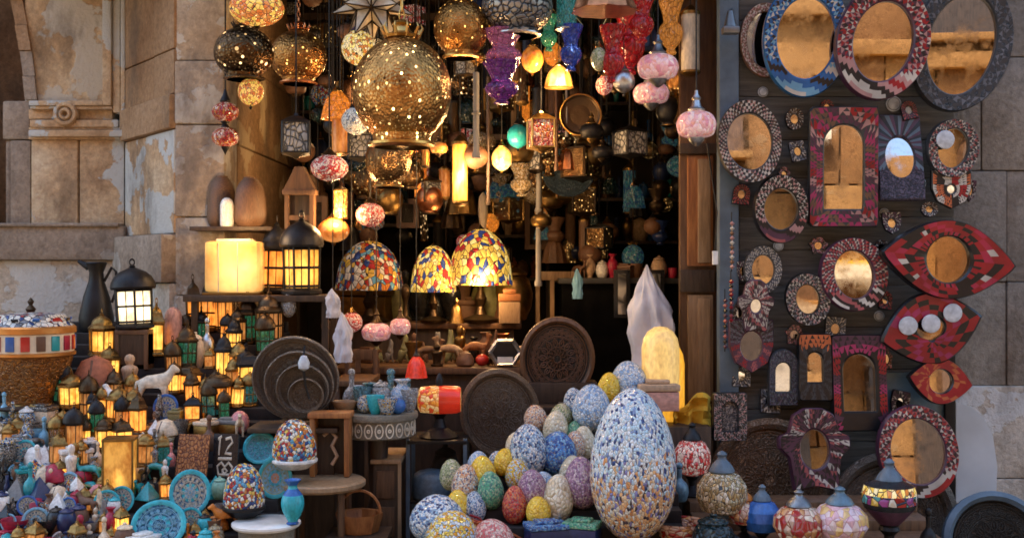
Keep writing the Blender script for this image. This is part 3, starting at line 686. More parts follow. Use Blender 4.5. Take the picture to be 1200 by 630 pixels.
# house over the street: the mirrors look at it
opp = thing('street_house', 'orange sandstone house across the street, seen only in the mirrors', 'building', (2, -11, 0))
def ob(mb, name, par=None):
    par = par or opp; o = mb.build(name, par); o.matrix_parent_inverse = Matrix.Translation(opp.location).inverted(); return o
m = MB(); rg = random.Random(9)
for r_ in range(9):
    x = -11 - (r_ % 2) * .6
    while x < 15:
        w_ = rg.uniform(1.1, 1.9); m.box((x + .012, -11.4, r_ * .95 + .012), (x + w_ - .012, -11 + rg.uniform(-.02, .02), r_ * .95 + .938), 'street_stone_dark' if rg.random() < .3 or r_ in (4, 7) else 'street_stone', .02); x += w_
ob(m, 'wall')
ob(MB().box((-12, -11.5, 0), (16, -11.1, 8.55), 'mortar'), 'core')
rg = random.Random(31)
for x in (-5, -2.4, .4, 2.6, 4.4, 6.3, 8.4, 10.9):
    for z, h_ in ((.05, 2.4), (4.1, 1.5), (6.3, 1.3)):
        w_ = rg.uniform(.5, 1.0); x1 = x + rg.uniform(-.4, .4); f_ = ob(MB().poly([(x1 - w_ / 2, z), (x1 + w_ / 2, z), (x1 + w_ / 2, z + h_ - .3)] + [(x1 + w_ / 2 * math.cos(PI * k / 8), z + h_ - .3 + .3 * math.sin(PI * k / 8)) for k in range(1, 8)] + [(x1 - w_ / 2, z + h_ - .3)], -10.97, -10.8, 'dark_wood' if rg.random() < .6 else 'brown_wood'), 'door' if z < 1 else 'window')
        ob(MB().box((x1 - w_ / 2 - .12, -11, z - .1), (x1 + w_ / 2 + .12, -10.72, z), 'street_stone', .02).box((x1 - w_ / 2 - .12, -11, z + h_ + .05), (x1 + w_ / 2 + .12, -10.75, z + h_ + .2), 'alabaster', .02), 'frame')
for x in (-3.7, 1.5, 5.2, 9.6):
    ob(MB().box((x - .8, -10.9, 2.75), (x + .8, -10.0, 2.8), 'yellow').box((x - .8, -10.05, 2.55), (x + .8, -10.0, 2.75), 'bone'), 'awning')
ob(MB().box((-12, -11, 3.65), (16, -10.8, 3.86), 'street_stone', .03), 'stringcourse')
# timber rack overhead, from which the lamps hang
rack = thing('hanging_rack', 'dark timber rack overhead from which the lamps hang', 'rack', (-.2, 0, 2.9))
for y in (-.5, -.15, .2, .6, 1.0, 1.5, 2.1, 2.8):
    MB().box((-1.42, y - .02, -.02), (1.42, y + .02, .02), 'dark_wood').build('rail', rack)
for x in (-1.3, 0, 1.3): MB().box((x - .03, -.6, .022), (x + .03, 3.9, .08), 'dark_wood').build('beam', rack)
# wooden door leaf folded back at the right of the opening
door = thing('wooden_door', 'open brown wooden door leaf with long panels right of the entrance', 'door', W(818, 640, 5.35))
def lp(px, py, d, base): return W(px, py, d) - base.location
def prect(mb, base, x0, y0, x1, y1, d, th, m_, bev=.004):
    a = lp(x0, y1, d, base); b = lp(x1, y0, d, base); mb.box((a.x, a.y, a.z), (b.x, a.y + th, b.z), m_, bev); return mb
m = MB(); prect(m, door, 797, -90, 845, 720, 5.37, .05, 'brown_wood'); m.build('leaf', door)
for y0, y1 in ((182, 312), (345, 470), (500, 640)):
    m = MB(); prect(m, door, 806, y0, 836, y1, 5.345, .03, 'orange_wood' if y0 < 200 else 'pale_wood', .008); prect(m, door, 818, y0 + 4, 833, y1 - 4, 5.335, .02, 'pale_wood', .006); m.build('panel', door)  # pale strip on the upper panel paints the light on its right side
m = MB(); prect(m, door, 797, 168, 842, 180, 5.33, .05, 'dark_wood'); prect(m, door, 797, 316, 838, 342, 5.33, .05, 'dark_wood'); prect(m, door, 797, 474, 838, 496, 5.33, .05, 'dark_wood'); m.build('rail', door)
# shutter with the mirrors
SD = 5.08
shut = thing('boarded_shutter', 'grey green boarded shutter that carries the mirrors', 'shutter', W(990, 650, SD))
m = MB(); rg = random.Random(5); y = -120
while y < 690:
    h_ = rg.uniform(38, 52); prect(m, shut, 866, y, 1118, y + h_ - .6, SD + rg.uniform(0, .006), .03, 'shutter_wood', .004); y += h_
m.build('boards', shut)
m = MB(); prect(m, shut, 843, -120, 866, 700, SD - .05, .07, 'slate_blue', .006); m.build('frame_post', shut)
m = MB(); prect(m, shut, 1108, 350, 1120, 700, SD - .04, .06, 'black_iron', .004); m.build('frame_post', shut)
m = MB(); prect(m, shut, 1036, 436, 1106, 640, SD - .02, .015, 'steel_blue', .003); m.build('metal_sheet', shut)
tag_ = thing('lamp_switch', 'small white plastic switch hanging at the dark door post', 'switch', W(838, 302, 5.0))
MB().box((-.012, -.01, -.03), (.012, .01, .03), 'white_glaze', .004).build('case', tag_); MB().tube([(0, 0, .03), (.01, .01, .2), (-.03, .03, .5)], .003, 'cord').build('cord', tag_)
clip = thing('clamp_light', 'grey metal clamp light fixed high on the dark door post', 'lamp', W(856, 32, 4.95))
MB().box((-.035, -.03, -.03), (.035, .03, .0), 'grey_tin', .006).lathe([(.03, 0), (.022, .03), (.012, .07), (0, .07)], 'grey_tin', 12).build('head', clip)
MB().tube([(0, 0, .06), (.02, .08, .09), (.02, .13, .09)], .008, 'black_iron').build('arm', clip)

# ------------------------------------------------------------------ mirrors
def ell(w, h, n=64, cx=0, cy=0): return [(cx + w / 2 * math.cos(2 * PI * k / n), cy + h / 2 * math.sin(2 * PI * k / n)) for k in range(n)]
def rectp(w, h, cx=0, cy=0): return [(cx + w / 2, cy - h / 2), (cx + w / 2, cy + h / 2), (cx - w / 2, cy + h / 2), (cx - w / 2, cy - h / 2)]
def archp(w, h, cx=0, cy=0):
    r = w / 2; return [(cx - r, cy - h / 2), (cx + r, cy - h / 2)] + [(cx + r * math.cos(PI * k / 14), cy + h / 2 - r + r * math.sin(PI * k / 14)) for k in range(15)]
def eyep(w, h):
    up = [(w * (.5 - k / 20), h * .5 * math.sin(PI * k / 20) ** .9) for k in range(21)]
    return up + [(w * (-.5 + k / 20), -h * .5 * math.sin(PI * k / 20) ** .9) for k in range(1, 20)]
def hamsap(w, h):
    q = [(.30, -.5), (.36, -.1), (.5, .02), (.5, .16), (.36, .2), (.28, .42), (.12, .5), (-.12, .5), (-.28, .42), (-.36, .2), (-.5, .16), (-.5, .02), (-.36, -.1), (-.30, -.5), (0, -.44)]
    return [(x * w, y * h) for x, y in q]
def shieldp(w, h):
    q = [(.5, .5), (.5, 0), (.36, -.32), (0, -.5), (-.36, -.32), (-.5, 0), (-.5, .5)]
    return [(x * w, y * h) for x, y in q]
def ray(poly, c, a):
    dx, dy = math.cos(a), math.sin(a); best = 0
    n = len(poly)
    for i in range(n):
        x1, y1 = poly[i][0] - c[0], poly[i][1] - c[1]; x2, y2 = poly[(i + 1) % n][0] - c[0], poly[(i + 1) % n][1] - c[1]
        ex, ey = x2 - x1, y2 - y1; den = dx * ey - dy * ex
        if abs(den) < 1e-9: continue
        t = (x1 * ey - y1 * ex) / den; u = (x1 * dy - y1 * dx) / den
        if t > 0 and -1e-6 <= u <= 1 + 1e-6: best = max(best, t)
    return best
jig = random.Random(17)
def alt(cols, k=1, edge='ink_tile', shift=1):
    return lambda i, r, x, z: cols[(i // k + r * shift) % len(cols)]
def striped(top, cols, zf, pitch, slant=.35, k=1):
    "tiles round the top, slanting bands below the glass"
    def f(i, r, x, z): return cols[int((z + slant * x) / pitch + 100) % len(cols)] if z < zf else top[(i // k + r) % len(top)]
    f.zf = zf; return f
def mirror(px, py, d, outer, inner, ic, pat, label, group='mirrors on the shutter', tilt=0, lean=0, yaw=0, edge='ink_tile', rows=4, depth=.03, name='wall_mirror', glass='mirror', n=88, cat='mirror', tri=True):
    lean += jig.uniform(-3.2, 3.2); yaw += jig.uniform(-4.5, 4.5)
    s = d / F
    root = thing(name, label, cat, W(px, py, d), group)
    root.rotation_euler = (R(lean), R(tilt), R(yaw))
    O = [(x * s, y * s) for x, y in outer]; I = [(x * s, y * s) for x, y in inner]; c = (ic[0] * s, ic[1] * s)
    vs = []; levels = [(0, 0), (0, depth * .8), (.06, depth)] + [(.06 + .86 * (j + 1) / rows, depth * (1.0 - .1 * (j + 1) / rows)) for j in range(rows)] + [(1, depth * .75), (1, .002)]
    ro = [ray(O, c, 2 * PI * k / n) for k in range(n)]; ri = [ray(I, c, 2 * PI * k / n) for k in range(n)]
    for f_, h_ in levels:
        for k in range(n):
            r = ro[k] * (1 - f_) + ri[k] * f_; a = 2 * PI * k / n
            vs.append((c[0] + r * math.cos(a), -h_, c[1] + r * math.sin(a)))
    fs = []; ms = []; L = len(levels)
    for j in range(L - 1):
        for k in range(n):
            k2 = (k + 1) % n; qd = (j * n + k, j * n + k2, (j + 1) * n + k2, (j + 1) * n + k)
            if 2 <= j < 2 + rows and tri:
                q = [vs[t] for t in qd]; cx_, cz_ = sum(v[0] for v in q) / 4 / s, sum(v[2] for v in q) / 4 / s
                c1 = pat(k, j - 2, cx_, cz_); c2 = edge if (k * 7 + j * 3) % 5 < 3 else pat(k + 1, j - 1, cx_, cz_)
                if cz_ < getattr(pat, 'zf', -999): c2 = c1
                if (k + j) % 2: fs += [(qd[0], qd[1], qd[2]), (qd[0], qd[2], qd[3])]
                else: fs += [(qd[0], qd[1], qd[3]), (qd[1], qd[2], qd[3])]
                ms += [c1, c2]; continue
            fs.append(qd)
            if 2 <= j < 2 + rows:
                q = [vs[t] for t in fs[-1]]; ms.append(pat(k, j - 2, sum(v[0] for v in q) / 4 / s, sum(v[2] for v in q) / 4 / s))
            else: ms.append(edge)
    fs.append(tuple(range(n))); ms.append('black_iron')
    MB().add(vs, fs, ms).build('frame', root, angle=25)
    pts = [(c[0] + ri[k] * 1.004 * math.cos(2 * PI * k / n), c[1] + ri[k] * 1.004 * math.sin(2 * PI * k / n)) for k in range(n)]
    MB().poly(pts, -depth * .45, -.003, glass).build('glass', root)
    return root
def disc(root, px, py, r, d=None):
    "round pearl inlay on a frame"
    s = (SD - .1) / F; z = [(r * s * .1 * 0, 0)]
    b = MB().lathe([(r * s, 0), (r * s * .96, .004), (r * s * .8, .006), (0, .0065)], 'pearl', 20).xf(Matrix.Translation((px * s, -.05 if r * 0 == 0 else 0, py * s)) @ Matrix.Rotation(R(90), 4, 'X'))
    return b.build('pearl_disc', [c for c in root.children if c.name.startswith('frame')][0])
K, B_, Rr, Pk, Bl_, Sk, Pl, Gy, Mg, Rs, Bw = 'ink_tile', 'bone_tile', 'red_tile', 'pink_tile', 'blue_tile', 'sky_tile', 'plum_tile', 'grey_tile', 'magenta_tile', 'rose_tile', 'brown_tile'
mirror(897, 48, 5.05, ell(62, 88), ell(46, 66), (-2, 4), alt([Pk, Bw, B_], 3), 'pink and tan oval mirror half hidden behind the blue one', edge='brown_tile', lean=-2, depth=.022)
mirror(943, 46, 4.97, ell(100, 138), ell(68, 94), (3, 8), striped([B_, Bl_, K, Sk], [Bl_, B_, Sk, Bl_, K], -30, 8, .25, 2), 'large oval mirror with blue and white inlaid frame', edge='blue_tile', depth=.045, tilt=3)
mirror(1032, 50, 4.93, ell(110, 138), ell(70, 94), (-3, 9), striped([B_, Rr, Pk, K, Rr], [Rr, Pk, B_, K, Pk], -30, 8, .3, 2), 'large oval mirror with red, pink and black inlaid frame', edge='plum_tile', tilt=14, depth=.045)
mirror(1124, 54, 5.0, ell(114, 158), ell(76, 118), (-5, 5), alt(['carved_tin', 'grey_tile', 'carved_tin', 'char_tile'], 2), 'largest oval mirror with carved charcoal grey frame at upper right', edge='char_tile', tilt=14, rows=4, depth=.05)
mirror(877, 167, 4.98, ell(74, 98), ell(52, 66), (1, 4), alt([K, B_, Bw, Pk, K, B_], 1), 'oval mirror with black and bone tiles beside the door post', tilt=-4, edge='char_tile', depth=.04)
mirror(987, 196, 5.0, rectp(80, 140), archp(46, 98), (-2, 0), lambda i, r, x, z: [Mg, Pl, Pk, Rr, Mg, Bw][(int((z + 200) / 9) + int((x + 200) / 13)) % 6], 'tall rectangular mirror with arched glass and magenta and plum frame', edge='char_tile', depth=.035, n=96)
mr = mirror(1053, 186, 5.02, rectp(52, 104), ell(34, 50), (0, 16), lambda i, r, x, z: 'purple_carve' if z < -16 else [Pl, 'slate_blue', K][(i // 2) % 3], 'narrow dark purple carved mirror with a small pale oval glass', edge='purple_carve', lean=-13, depth=.03, tri=False)
mr = mirror(1114, 174, 5.0, ell(62, 68), ell(36, 46), (-4, 3), alt([Gy, B_, K, Rs], 2), 'small round mirror with a pearl disc, under the charcoal oval', edge='char_tile', tilt=10, depth=.035); disc(mr, -14, 7, 11)
mirror(913, 245, 4.98, ell(64, 80), ell(40, 48), (-2, 7), striped([K, B_, K, Pk], [Pl, K, Pk, K, Rs], -12, 7, .3, 2), 'round mirror with striped plum and black lower frame', edge='ink_tile', depth=.04, lean=2)
mirror(998, 322, 4.97, ell(80, 86), ell(46, 56), (-3, 8), striped([Rs, K, B_, Rr], [K, Rs, K, B_], -18, 6, .8, 1), 'round mirror with rose and black checks and glinting gold glass', edge='plum_tile', tilt=-8, depth=.045, glass='mirror_old', lean=-1)
mirror(945, 350, 4.98, ell(52, 62), ell(26, 34), (0, 2), alt([K, B_, K, Gy, Pk], 2), 'small oval mirror with wide black and bone frame', edge='ink_tile', tilt=-12, depth=.04, glass='mirror_old')
mirror(893, 316, 5.0, ell(44, 56), ell(26, 34), (0, 0), alt([B_, K, Gy], 1), 'small oval mirror with black and white frame above the hand mirror', edge='char_tile', depth=.03, lean=-3)
mirror(885, 358, 4.97, hamsap(42, 62), ell(12, 16), (0, 6), lambda i, r, x, z: [B_, K, Rs, B_, Pl][(int((z + 99) / 5) + i // 3) % 5], 'hand shaped plaque with red and bone tiles below the small oval mirror', edge='plum_tile', depth=.025, name='hand_plaque', cat='plaque')
eye = mirror(1107, 304, 4.94, eyep(164, 92), ell(52, 54), (-9, 1), lambda i, r, x, z: K if (abs(x + 52 - z * .3) < 8 and z > 8) or (abs(x - 22) < 9 and z < -18) else (B_ if (abs(x) > 30 and r == 1 and (i // 2) % 4 == 1) else K if r == 3 and i % 3 == 0 else [Rr, Rr, 'crimson', Rr, K][(i // 4 + r) % 5]), 'large red eye shaped mirror with pointed ends', edge='ink_tile', tilt=6, rows=4, depth=.05, glass='mirror_old', n=96, name='eye_mirror', tri=False)
eye2 = mirror(1088, 384, 4.96, eyep(122, 84), ell(32, 26), (-2, -14), alt([Rr, K, Rr, Mg, Rr], 4), 'red eye shaped mirror with three pearl discs in a row', edge='ink_tile', tilt=-14, rows=4, depth=.04, name='eye_mirror', glass='mirror_old', tri=False)
for x, y in ((-26, 10), (0, 6), (27, 12)): disc(eye2, x, y, 11)
mirror(1099, 446, 4.96, eyep(78, 54), ell(28, 28), (-14, 4), alt([Rr, Rr, 'orange_tile', Rr], 3), 'smallest red eye shaped mirror below the pearl disc one', edge='ink_tile', tilt=8, rows=3, depth=.035, name='eye_mirror', tri=False)
mirror(1113, 222, 5.0, shieldp(48, 46), ell(10, 10), (0, 4), lambda i, r, x, z: [B_, 'orange_tile', K, B_, Rr][(int((x + 99) / 9) + int((z + 99) / 13)) % 5], 'shield plaque with white and red triangles under the round mirror', edge='ink_tile', depth=.02, name='shield_plaque', cat='plaque')
mirror(879, 405, 5.0, shieldp(52, 62), ell(26, 34), (0, 6), lambda i, r, x, z: [Rr, Pl, Rs, Pl][(i // 3) % 4] if z < 4 else [Gy, K][(i // 2) % 2], 'shield shaped mirror with dark red frame by the door post', edge='plum_tile', depth=.03)
mirror(916, 441, 5.0, archp(34, 66), archp(18, 34), (0, 4), alt(['purple_carve', Gy, 'purple_carve'], 2), 'small arched mirror in a dull violet grey frame', edge='char_tile', depth=.03)
mirror(953, 430, 4.98, rectp(38, 78), archp(18, 34), (0, -8), lambda i, r, x, z: 'orange_tile' if z > 22 else [K, 'char_tile'][(i // 3) % 2], 'narrow dark mirror with window bars and orange top', edge='ink_tile', depth=.045, lean=-2)
mirror(1004, 448, 4.97, rectp(64, 112), archp(38, 66), (0, -4), lambda i, r, x, z: [Rr, Mg, Pl, Rr][(int((z + 200) / 11)) % 4] if abs(x) > 22 or z > 34 else K, 'tall red framed mirror with arched glass in the lower row', edge='ink_tile', depth=.045, lean=-3)
mirror(854, 487, 4.9, rectp(40, 56), archp(18, 34), (0, 0), alt(['bone_carve', K, 'bone_carve', Pk], 2), 'small rectangular mirror with black and bone carving by the door', edge='ink_tile', depth=.03, glass='bone_carve')
mirror(952, 526, 4.86, hamsap(84, 96), ell(34, 46), (-2, 16), lambda i, r, x, z: [Pl, K, Rs, B_, K][(int((z + 99) / 6.5) + i // 2) % 5], 'hand shaped mirror with plum and bone frame before the big tray', edge='plum_tile', depth=.045, lean=-7, name='hand_mirror')
mirror(1073, 528, 4.84, ell(92, 108), ell(62, 76), (-4, 6), striped([Rr, B_, K, Rs], [Pl, B_, Rr, B_, K], -28, 7, -.5, 2), 'big oval mirror with red, bone and black tiles at lower right', edge='plum_tile', tilt=-10, depth=.05, lean=-8)
for i, (x, y, ln) in enumerate(((858, 262, 56), (857, 330, 50), (850, 352, 60))):
    t = thing('bead_string', ['string of pink and bone beads hanging high on the door post', 'string of dark red beads on the post beside the oval mirror', 'outer string of plum beads lower on the door post'][i], 'beads', W(x, y, 4.93), 'bead strings on the post'); b = MB()
    for k in range(10):
        b.lathe([(0, -.008)] + [(.012 * math.sin(PI * q / 6), -.012 * math.cos(PI * q / 6)) for q in range(1, 6)] + [(0, .012)], [[Pk, B_, Bw], [Rr, K, Rs], [Pl, Rs, K]][i][k % 3], 8) if 0 else b.add([(p_[0], p_[1], p_[2] - k * ln / 10 * 4.93 / F) for p_ in [(0, 0, .011), (.011, 0, 0), (0, -.011, 0), (-.011, 0, 0), (0, .011, 0), (0, 0, -.011)]], [(0, 2, 1), (0, 3, 2), (0, 4, 3), (0, 1, 4), (5, 1, 2), (5, 2, 3), (5, 3, 4), (5, 4, 1)], [[Pk, B_, Bw], [Rr, K, Rs], [Pl, Rs, K]][i][k % 3])
    b.build('beads', t); MB().tube([(0, .012, .05), (0, .012, -ln * 4.93 / F)], .0025, 'cord').build('string', t)
for x, y, r, w_ in ((1047, 122, 9, 'just below the red oval mirror'), (1078, 215, 7, 'left of the shield plaque'), (1036, 250, 6, 'at the corner of the arched mirror'), (912, 288, 6, 'under the striped round mirror'), (1030, 370, 6, 'left of the three pearl eye'), (894, 108, 6, 'under the blue oval mirror')):
    t = thing('pearl_button', 'white pearl button on the boards ' + w_, 'button', W(x, y, SD - .005), 'pearl buttons on the shutter')
    s = SD / F; MB().lathe([(r * s, 0), (r * s, .004), (r * s * .75, .007), (0, .0075)], 'pearl', 20).xf(Matrix.Rotation(R(90), 4, 'X')).build('face', t); MB().ring((0, -.006, 0), r * s * .8, .002, 'grey_tin').build('rim', t)
# ------------------------------------------------------------------ placing the stock
HANG = {'globe_lamp': globe_lamp, 'pierced_globe': pierced_globe, 'turkish_lamp': turkish_lamp, 'tall_glass': tall_glass, 'star_lamp': star_lamp, 'bell_lamp': bell_lamp, 'tube_lamp': tube_lamp, 'box_lamp': box_lamp, 'double_lamp': double_lamp}
PROTO = {}
LM = []                                             # landmarks for describing the small stock: (px, py, words)
RECT = []                                           # photo rectangles already taken
def rail_y(y): return min((-.5, -.15, .2, .6, 1.0, 1.5, 2.1, 2.8), key=lambda v: abs(v - y))
def hang(kind, a, px, pyc, w, h, d, label, name='hanging_lamp', cat='lamp', group='hanging lamps', lm=None, spin=None, zr=2.88, **kw):
    d = rail_y(d - 5.0) + 5.0                       # every lamp hangs under one of the rails
    s = d / F; loc = W(px, pyc + h / 2, d)
    t = thing(name, label, cat, loc, group); HANG[kind](t, *a, (zr - loc.z) / (h * s), **kw)
    t.scale = (w * s, w * s, h * s); t.rotation_euler.z = random.uniform(0, 6) if spin is None else spin
    if lm: LM.append((px, pyc, lm))
    return t
def stand_obj(kind, a, name, build):
    key = (kind,) + tuple(a)
    if key not in PROTO:
        t = thing(name); build(t); PROTO[key] = [t, False]
    t, used = PROTO[key]
    if used: t = copy_tree(t)
    else: PROTO[key][1] = True
    t.name = name
    return t
def put(kind, a, px, pyb, w, h, where, label, cat, name, group=None, rz=None, rx=0, ry=0, lm=None, fixed=None):
    "where: a distance, or a stepped stand"
    if hasattr(where, 'at'): loc, d = where.at(px, pyb)
    else: d = where; loc = W(px, pyb, d)
    s = d / F
    def build(t):
        if kind == 'lantern': lantern(t, *a)
        elif kind == 'dome_lamp': dome_lamp(t, *a)
        elif kind == 'low_dome': low_dome(t, *a)
        elif kind == 'animal': animal(t, *a)
        elif kind == 'cat': cat_fig(t, *a)
        elif kind == 'egg': egg_mesh(*a).build('shell', t)
        elif kind == 'plate':
            dsh = plate_mesh(*a).build('dish', t); q = MB(); engraved(q, .37, Matrix.Translation((0, -.052, .5)) @ Matrix.Rotation(R(90), 4, 'X'), 'white_glaze', 'bone' if a[0] == 'plate_pattern' else 'light_blue', 8); q.build('pattern', dsh)
        elif kind == 'jar2':
            pr = VASES['jar']; MB().lathe(pr[:6] + [(.28, .77)], a[0], 22).build('body', t); MB().lathe(pr[6:], a[1], 20).build('lid', t)
        elif kind == 'pyramid': MB().lathe([(.7, 0), (.7, .05), (.64, .06), (0, 1)], a[0], 4, ph=PI / 4, smooth=False).build('body', t)
        elif kind == 'casket':
            MB().box((-.5, -.34, 0), (.5, .34, .62), a[0], .03).build('box', t); MB().box((-.53, -.37, .64), (.53, .37, .86), a[1], .05).box((-.3, -.2, .865), (.3, .2, 1.0), a[1], .05).build('lid', t)
        elif kind == 'plaque': MB().box((-.5, -.04, 0), (.5, .04, 1), a[0], .01).build('panel', t)
        elif kind == 'scarab':
            MB().lathe([(0, .0), (.42, .02), (.5, .12), (.46, .5), (.3, .85), (0, 1)], a[0], 18, sy=.75).build('body', t)
            q = MB(); q.tube([(0, -.4, .25), (0, -.2, .86), (0, .3, .8)], .035, a[1], 5); q.ring((-.32, 0, .45), .09, .03, a[1]); q.build('wing_line', t)
        elif kind == 'pendant_bell':
            MB().lathe(VASES['bell'], [a[0]] * 5 + [a[1]] * 5, 18).build('body', t)
        elif kind in VASES: turned(kind, *a).build('body', t)
        else: raise ValueError(kind)
    t = stand_obj(kind, a, name, build)
    t.location = loc; t.scale = (w * s, w * s, h * s)
    if kind in ('plate', 'plaque'): t.scale = (w * s, min(w, h) * s, h * s)
    t.rotation_euler = (R(rx) + (random.uniform(-.04, .04) if kind == 'lantern' else 0), R(ry) + (random.uniform(-.05, .05) if kind == 'lantern' else 0), R(random.uniform(0, 360) if rz is None else rz))
    tag(t, label, cat, group)
    if not group and 'group' in t: del t['group']
    if lm: LM.append((px, pyb - h / 2, lm))
    RECT.append((px - w / 2, pyb - h, px + w / 2, pyb))
    return t

class Stand:
    "a stepped display covered in dark cloth"
    def __init__(s, name, label, x0, x1, d0, z0, d1, z1, n, cloth='dark_cloth', wing=None, xcut=None):
        s.n = n; s.d0 = d0; s.dd = (d1 - d0) / n; s.z0 = z0; s.dz = (z1 - z0) / (n - 1)
        t = thing(name, label, 'display stand', ((x0 + x1) / 2, CY + d0, 0))
        b = MB(); xm = (x0 + x1) / 2
        for k in range(n):
            ya = k * s.dd; x0k = x0 + (wing or 0) * k / n
            x1k = x1 - (xcut or 0) * k / n
            b.box((x0k - xm, ya, 0 if k == 0 else s.z0 + (k - 1) * s.dz - .02), (x1k - xm, ya + s.dd + (.05 if k < n - 1 else 0), s.z0 + k * s.dz - .0), cloth, .006)
        b.build('cloth_cover', t)
        MB().box((x0 - xm + (wing or 0), s.dd * n + .006, 0), (x1 - xm - (xcut or 0), s.dd * n + .03, s.z0 + (n - 1) * s.dz - .02), 'dark_wood').build('back_board', t)
    def at(s, px, py):
        best = None
        for k in range(s.n):
            z = s.z0 + k * s.dz; a = s.d0 + k * s.dd + .02; b = a + s.dd - .035
            d = (CZ - z) * F / max(1, py - 315); dc = min(max(d, a), b); e = abs(315 + (CZ - z) * F / dc - py)
            if best is None or e < best[0]: best = (e, z, dc)
        _, z, d = best
        return Vector(((px - 600) * d / F, CY + d, z)), d
can = thing('unseen_shade_canopy', 'added unseen canopy keeping sky light off the shop entrance, above the lamps', 'canopy', (-.2, 0, 3.1))  # added out of view to darken the shop and the hanging lamps
MB().box((-1.5, -.42, 0), (1.35, .54, .03), 'dark_cloth', .005).build('cloth', can)
for x in (-1.4, 0, 1.25): MB().box((x - .02, -.41, -.04), (x + .02, .54, -.002), 'dark_wood').build('batten', can)
SL = Stand('display_stand', 'stepped stand under dark cloth heaped with souvenirs at left', -2.72, -.85, 4.13, .33, 5.5, 1.10, 17, xcut=.23)
SE = Stand('display_stand', 'stepped stand under dark cloth carrying the coloured eggs', -.40, .64, 4.10, .30, 5.05, .82, 12, wing=.72)
SR = Stand('display_stand', 'low dark stand of lamps in front of the leaning trays', .71, 1.62, 4.15, .30, 4.75, .42, 4, cloth='brown_wood')
C1 = thing('shop_counter', 'dark wooden counter of carved curios in the shop entrance', 'counter', (-.35, .9, 0))
MB().box((-.52, -.32, .84), (.42, .18, .872), 'brown_wood', .006).build('top', C1); MB().box((-.48, -.27, 0), (.38, .14, .838), 'dark_wood', .006).build('cabinet', C1)
C2 = thing('shop_counter', 'taller dark counter behind the curios carrying the mosaic lamps', 'counter', (-.4, 1.35, 0))
MB().box((-.62, -.2, 1.03), (.45, .25, 1.062), 'brown_wood', .006).build('top', C2); MB().box((-.58, -.16, 0), (.41, .2, 1.028), 'dark_wood', .006).build('cabinet', C2)
SH = thing('wall_shelf', 'dark plank shelf on brackets carrying the big lit lanterns', 'shelf', W(315, 345, 5.42))
b = MB().box((-.36, -.16, -.03), (.30, .17, 0), 'dark_wood', .004); b.build('plank', SH)
for x in (-.33, .27): MB().box((x, -.13, -1.25), (x + .03, -.10, -.031), 'dark_wood').box((x, .12, -1.25), (x + .03, .15, -.031), 'dark_wood').build('post', SH)
SZ = SH.location.z

# ---- big lamps overhead
Gh = 'hanging brass lanterns'
hang('pierced_globe', ('pierced_brass', 'brass'), 471, 98, 116, 150, 4.5, 'big pierced brass globe lantern with sparkling holes, front and centre', 'brass_lantern', 'lantern', Gh, lm='big pierced brass globe')
hang('pierced_globe', ('pierced_amber', 'brass'), 540, 28, 64, 82, 4.85, 'smaller pierced amber brass lantern up right of the big globe', 'brass_lantern', 'lantern', Gh, lm='amber brass lantern')
hang('pierced_globe', ('pierced_dark', 'dark_bronze'), 286, 58, 70, 72, 4.85, 'dark bronze pierced lantern hanging before the stone pier', 'brass_lantern', 'lantern', Gh, lm='dark bronze lantern')
hang('pierced_globe', ('pierced_amber', 'copper'), 350, 62, 66, 74, 5.2, 'plump amber copper lantern beside the dark bronze one', 'brass_lantern', 'lantern', Gh, lm='plump copper lantern')
hang('pierced_globe', ('pierced_dim', 'old_brass'), 455, 184, 54, 72, 5.2, 'dim brass lantern hanging low behind the big globe', 'brass_lantern', 'lantern', Gh, lm='dim low brass lantern')
hang('pierced_globe', ('silver_lace', 'silver'), 606, 4, 84, 78, 4.85, 'patterned silver lantern cut by the top edge of the picture', 'brass_lantern', 'lantern', Gh, lm='patterned silver lantern')
hang('bell_lamp', ('copper', 'brass'), 708, -10, 76, 48, 4.5, 'wide copper dome lamp at the top edge', lm='wide copper dome')
hang('globe_lamp', ('mo_amber', 'dark_bronze'), 301, 8, 64, 58, 4.5, 'amber mosaic globe with blue tiles at the top edge', lm='amber mosaic globe')
hang('star_lamp', ('bone', 'dark_bronze'), 436, 4, 104, 104, 4.85, 'large pointed star lantern of cream glass and dark leading', 'star_lantern', lm='cream star lantern', spin=.4)
hang('globe_lamp', ('mo_yellow', 'navy'), 420, 54, 40, 58, 4.85, 'small yellow mosaic lamp with a navy base under the star', lm='yellow mosaic lamp under the star')
hang('globe_lamp', ('mo_white', 'black_iron'), 417, 140, 34, 46, 4.85, 'little white and black mosaic lamp at the left of the big brass globe', lm='white and black mosaic lamp')
hang('globe_lamp', ('mo_redpink', 'dark_bronze'), 386, 195, 44, 44, 4.85, 'flat red and pink mosaic globe hanging left of the dim lantern', lm='red and pink mosaic globe')
hang('bell_lamp', ('amber_glass', 'old_brass'), 395, 118, 38, 44, 5.2, 'amber frilled glass bell hanging above the red and pink globe', lm='amber frilled bell')
hang('tube_lamp', ('glow_dim', 'old_brass'), 398, 158, 20, 50, 5.2, 'thin orange tube lamp under the amber frilled bell')
hang('globe_lamp', ('mo_amber', 'black_iron'), 294, 106, 30, 46, 4.85, 'small red and yellow lamp with black caps under the bronze lantern')
hang('double_lamp', ('mo_red', 'black_iron'), 264, 143, 32, 78, 5.2, 'double red mosaic lamp, one ball above another, before the pier', lm='double red lamp')
hang('box_lamp', ('inlay_white', 'black_iron'), 347, 160, 34, 54, 4.85, 'black box lantern with carved white sides', lm='black and white box lantern', spin=.15)
hang('tall_glass', ('pink_glass', 'brass'), 590, 58, 50, 50, 4.85, 'pink glass mosque lamp hanging above the purple one', lm='pink glass lamp')
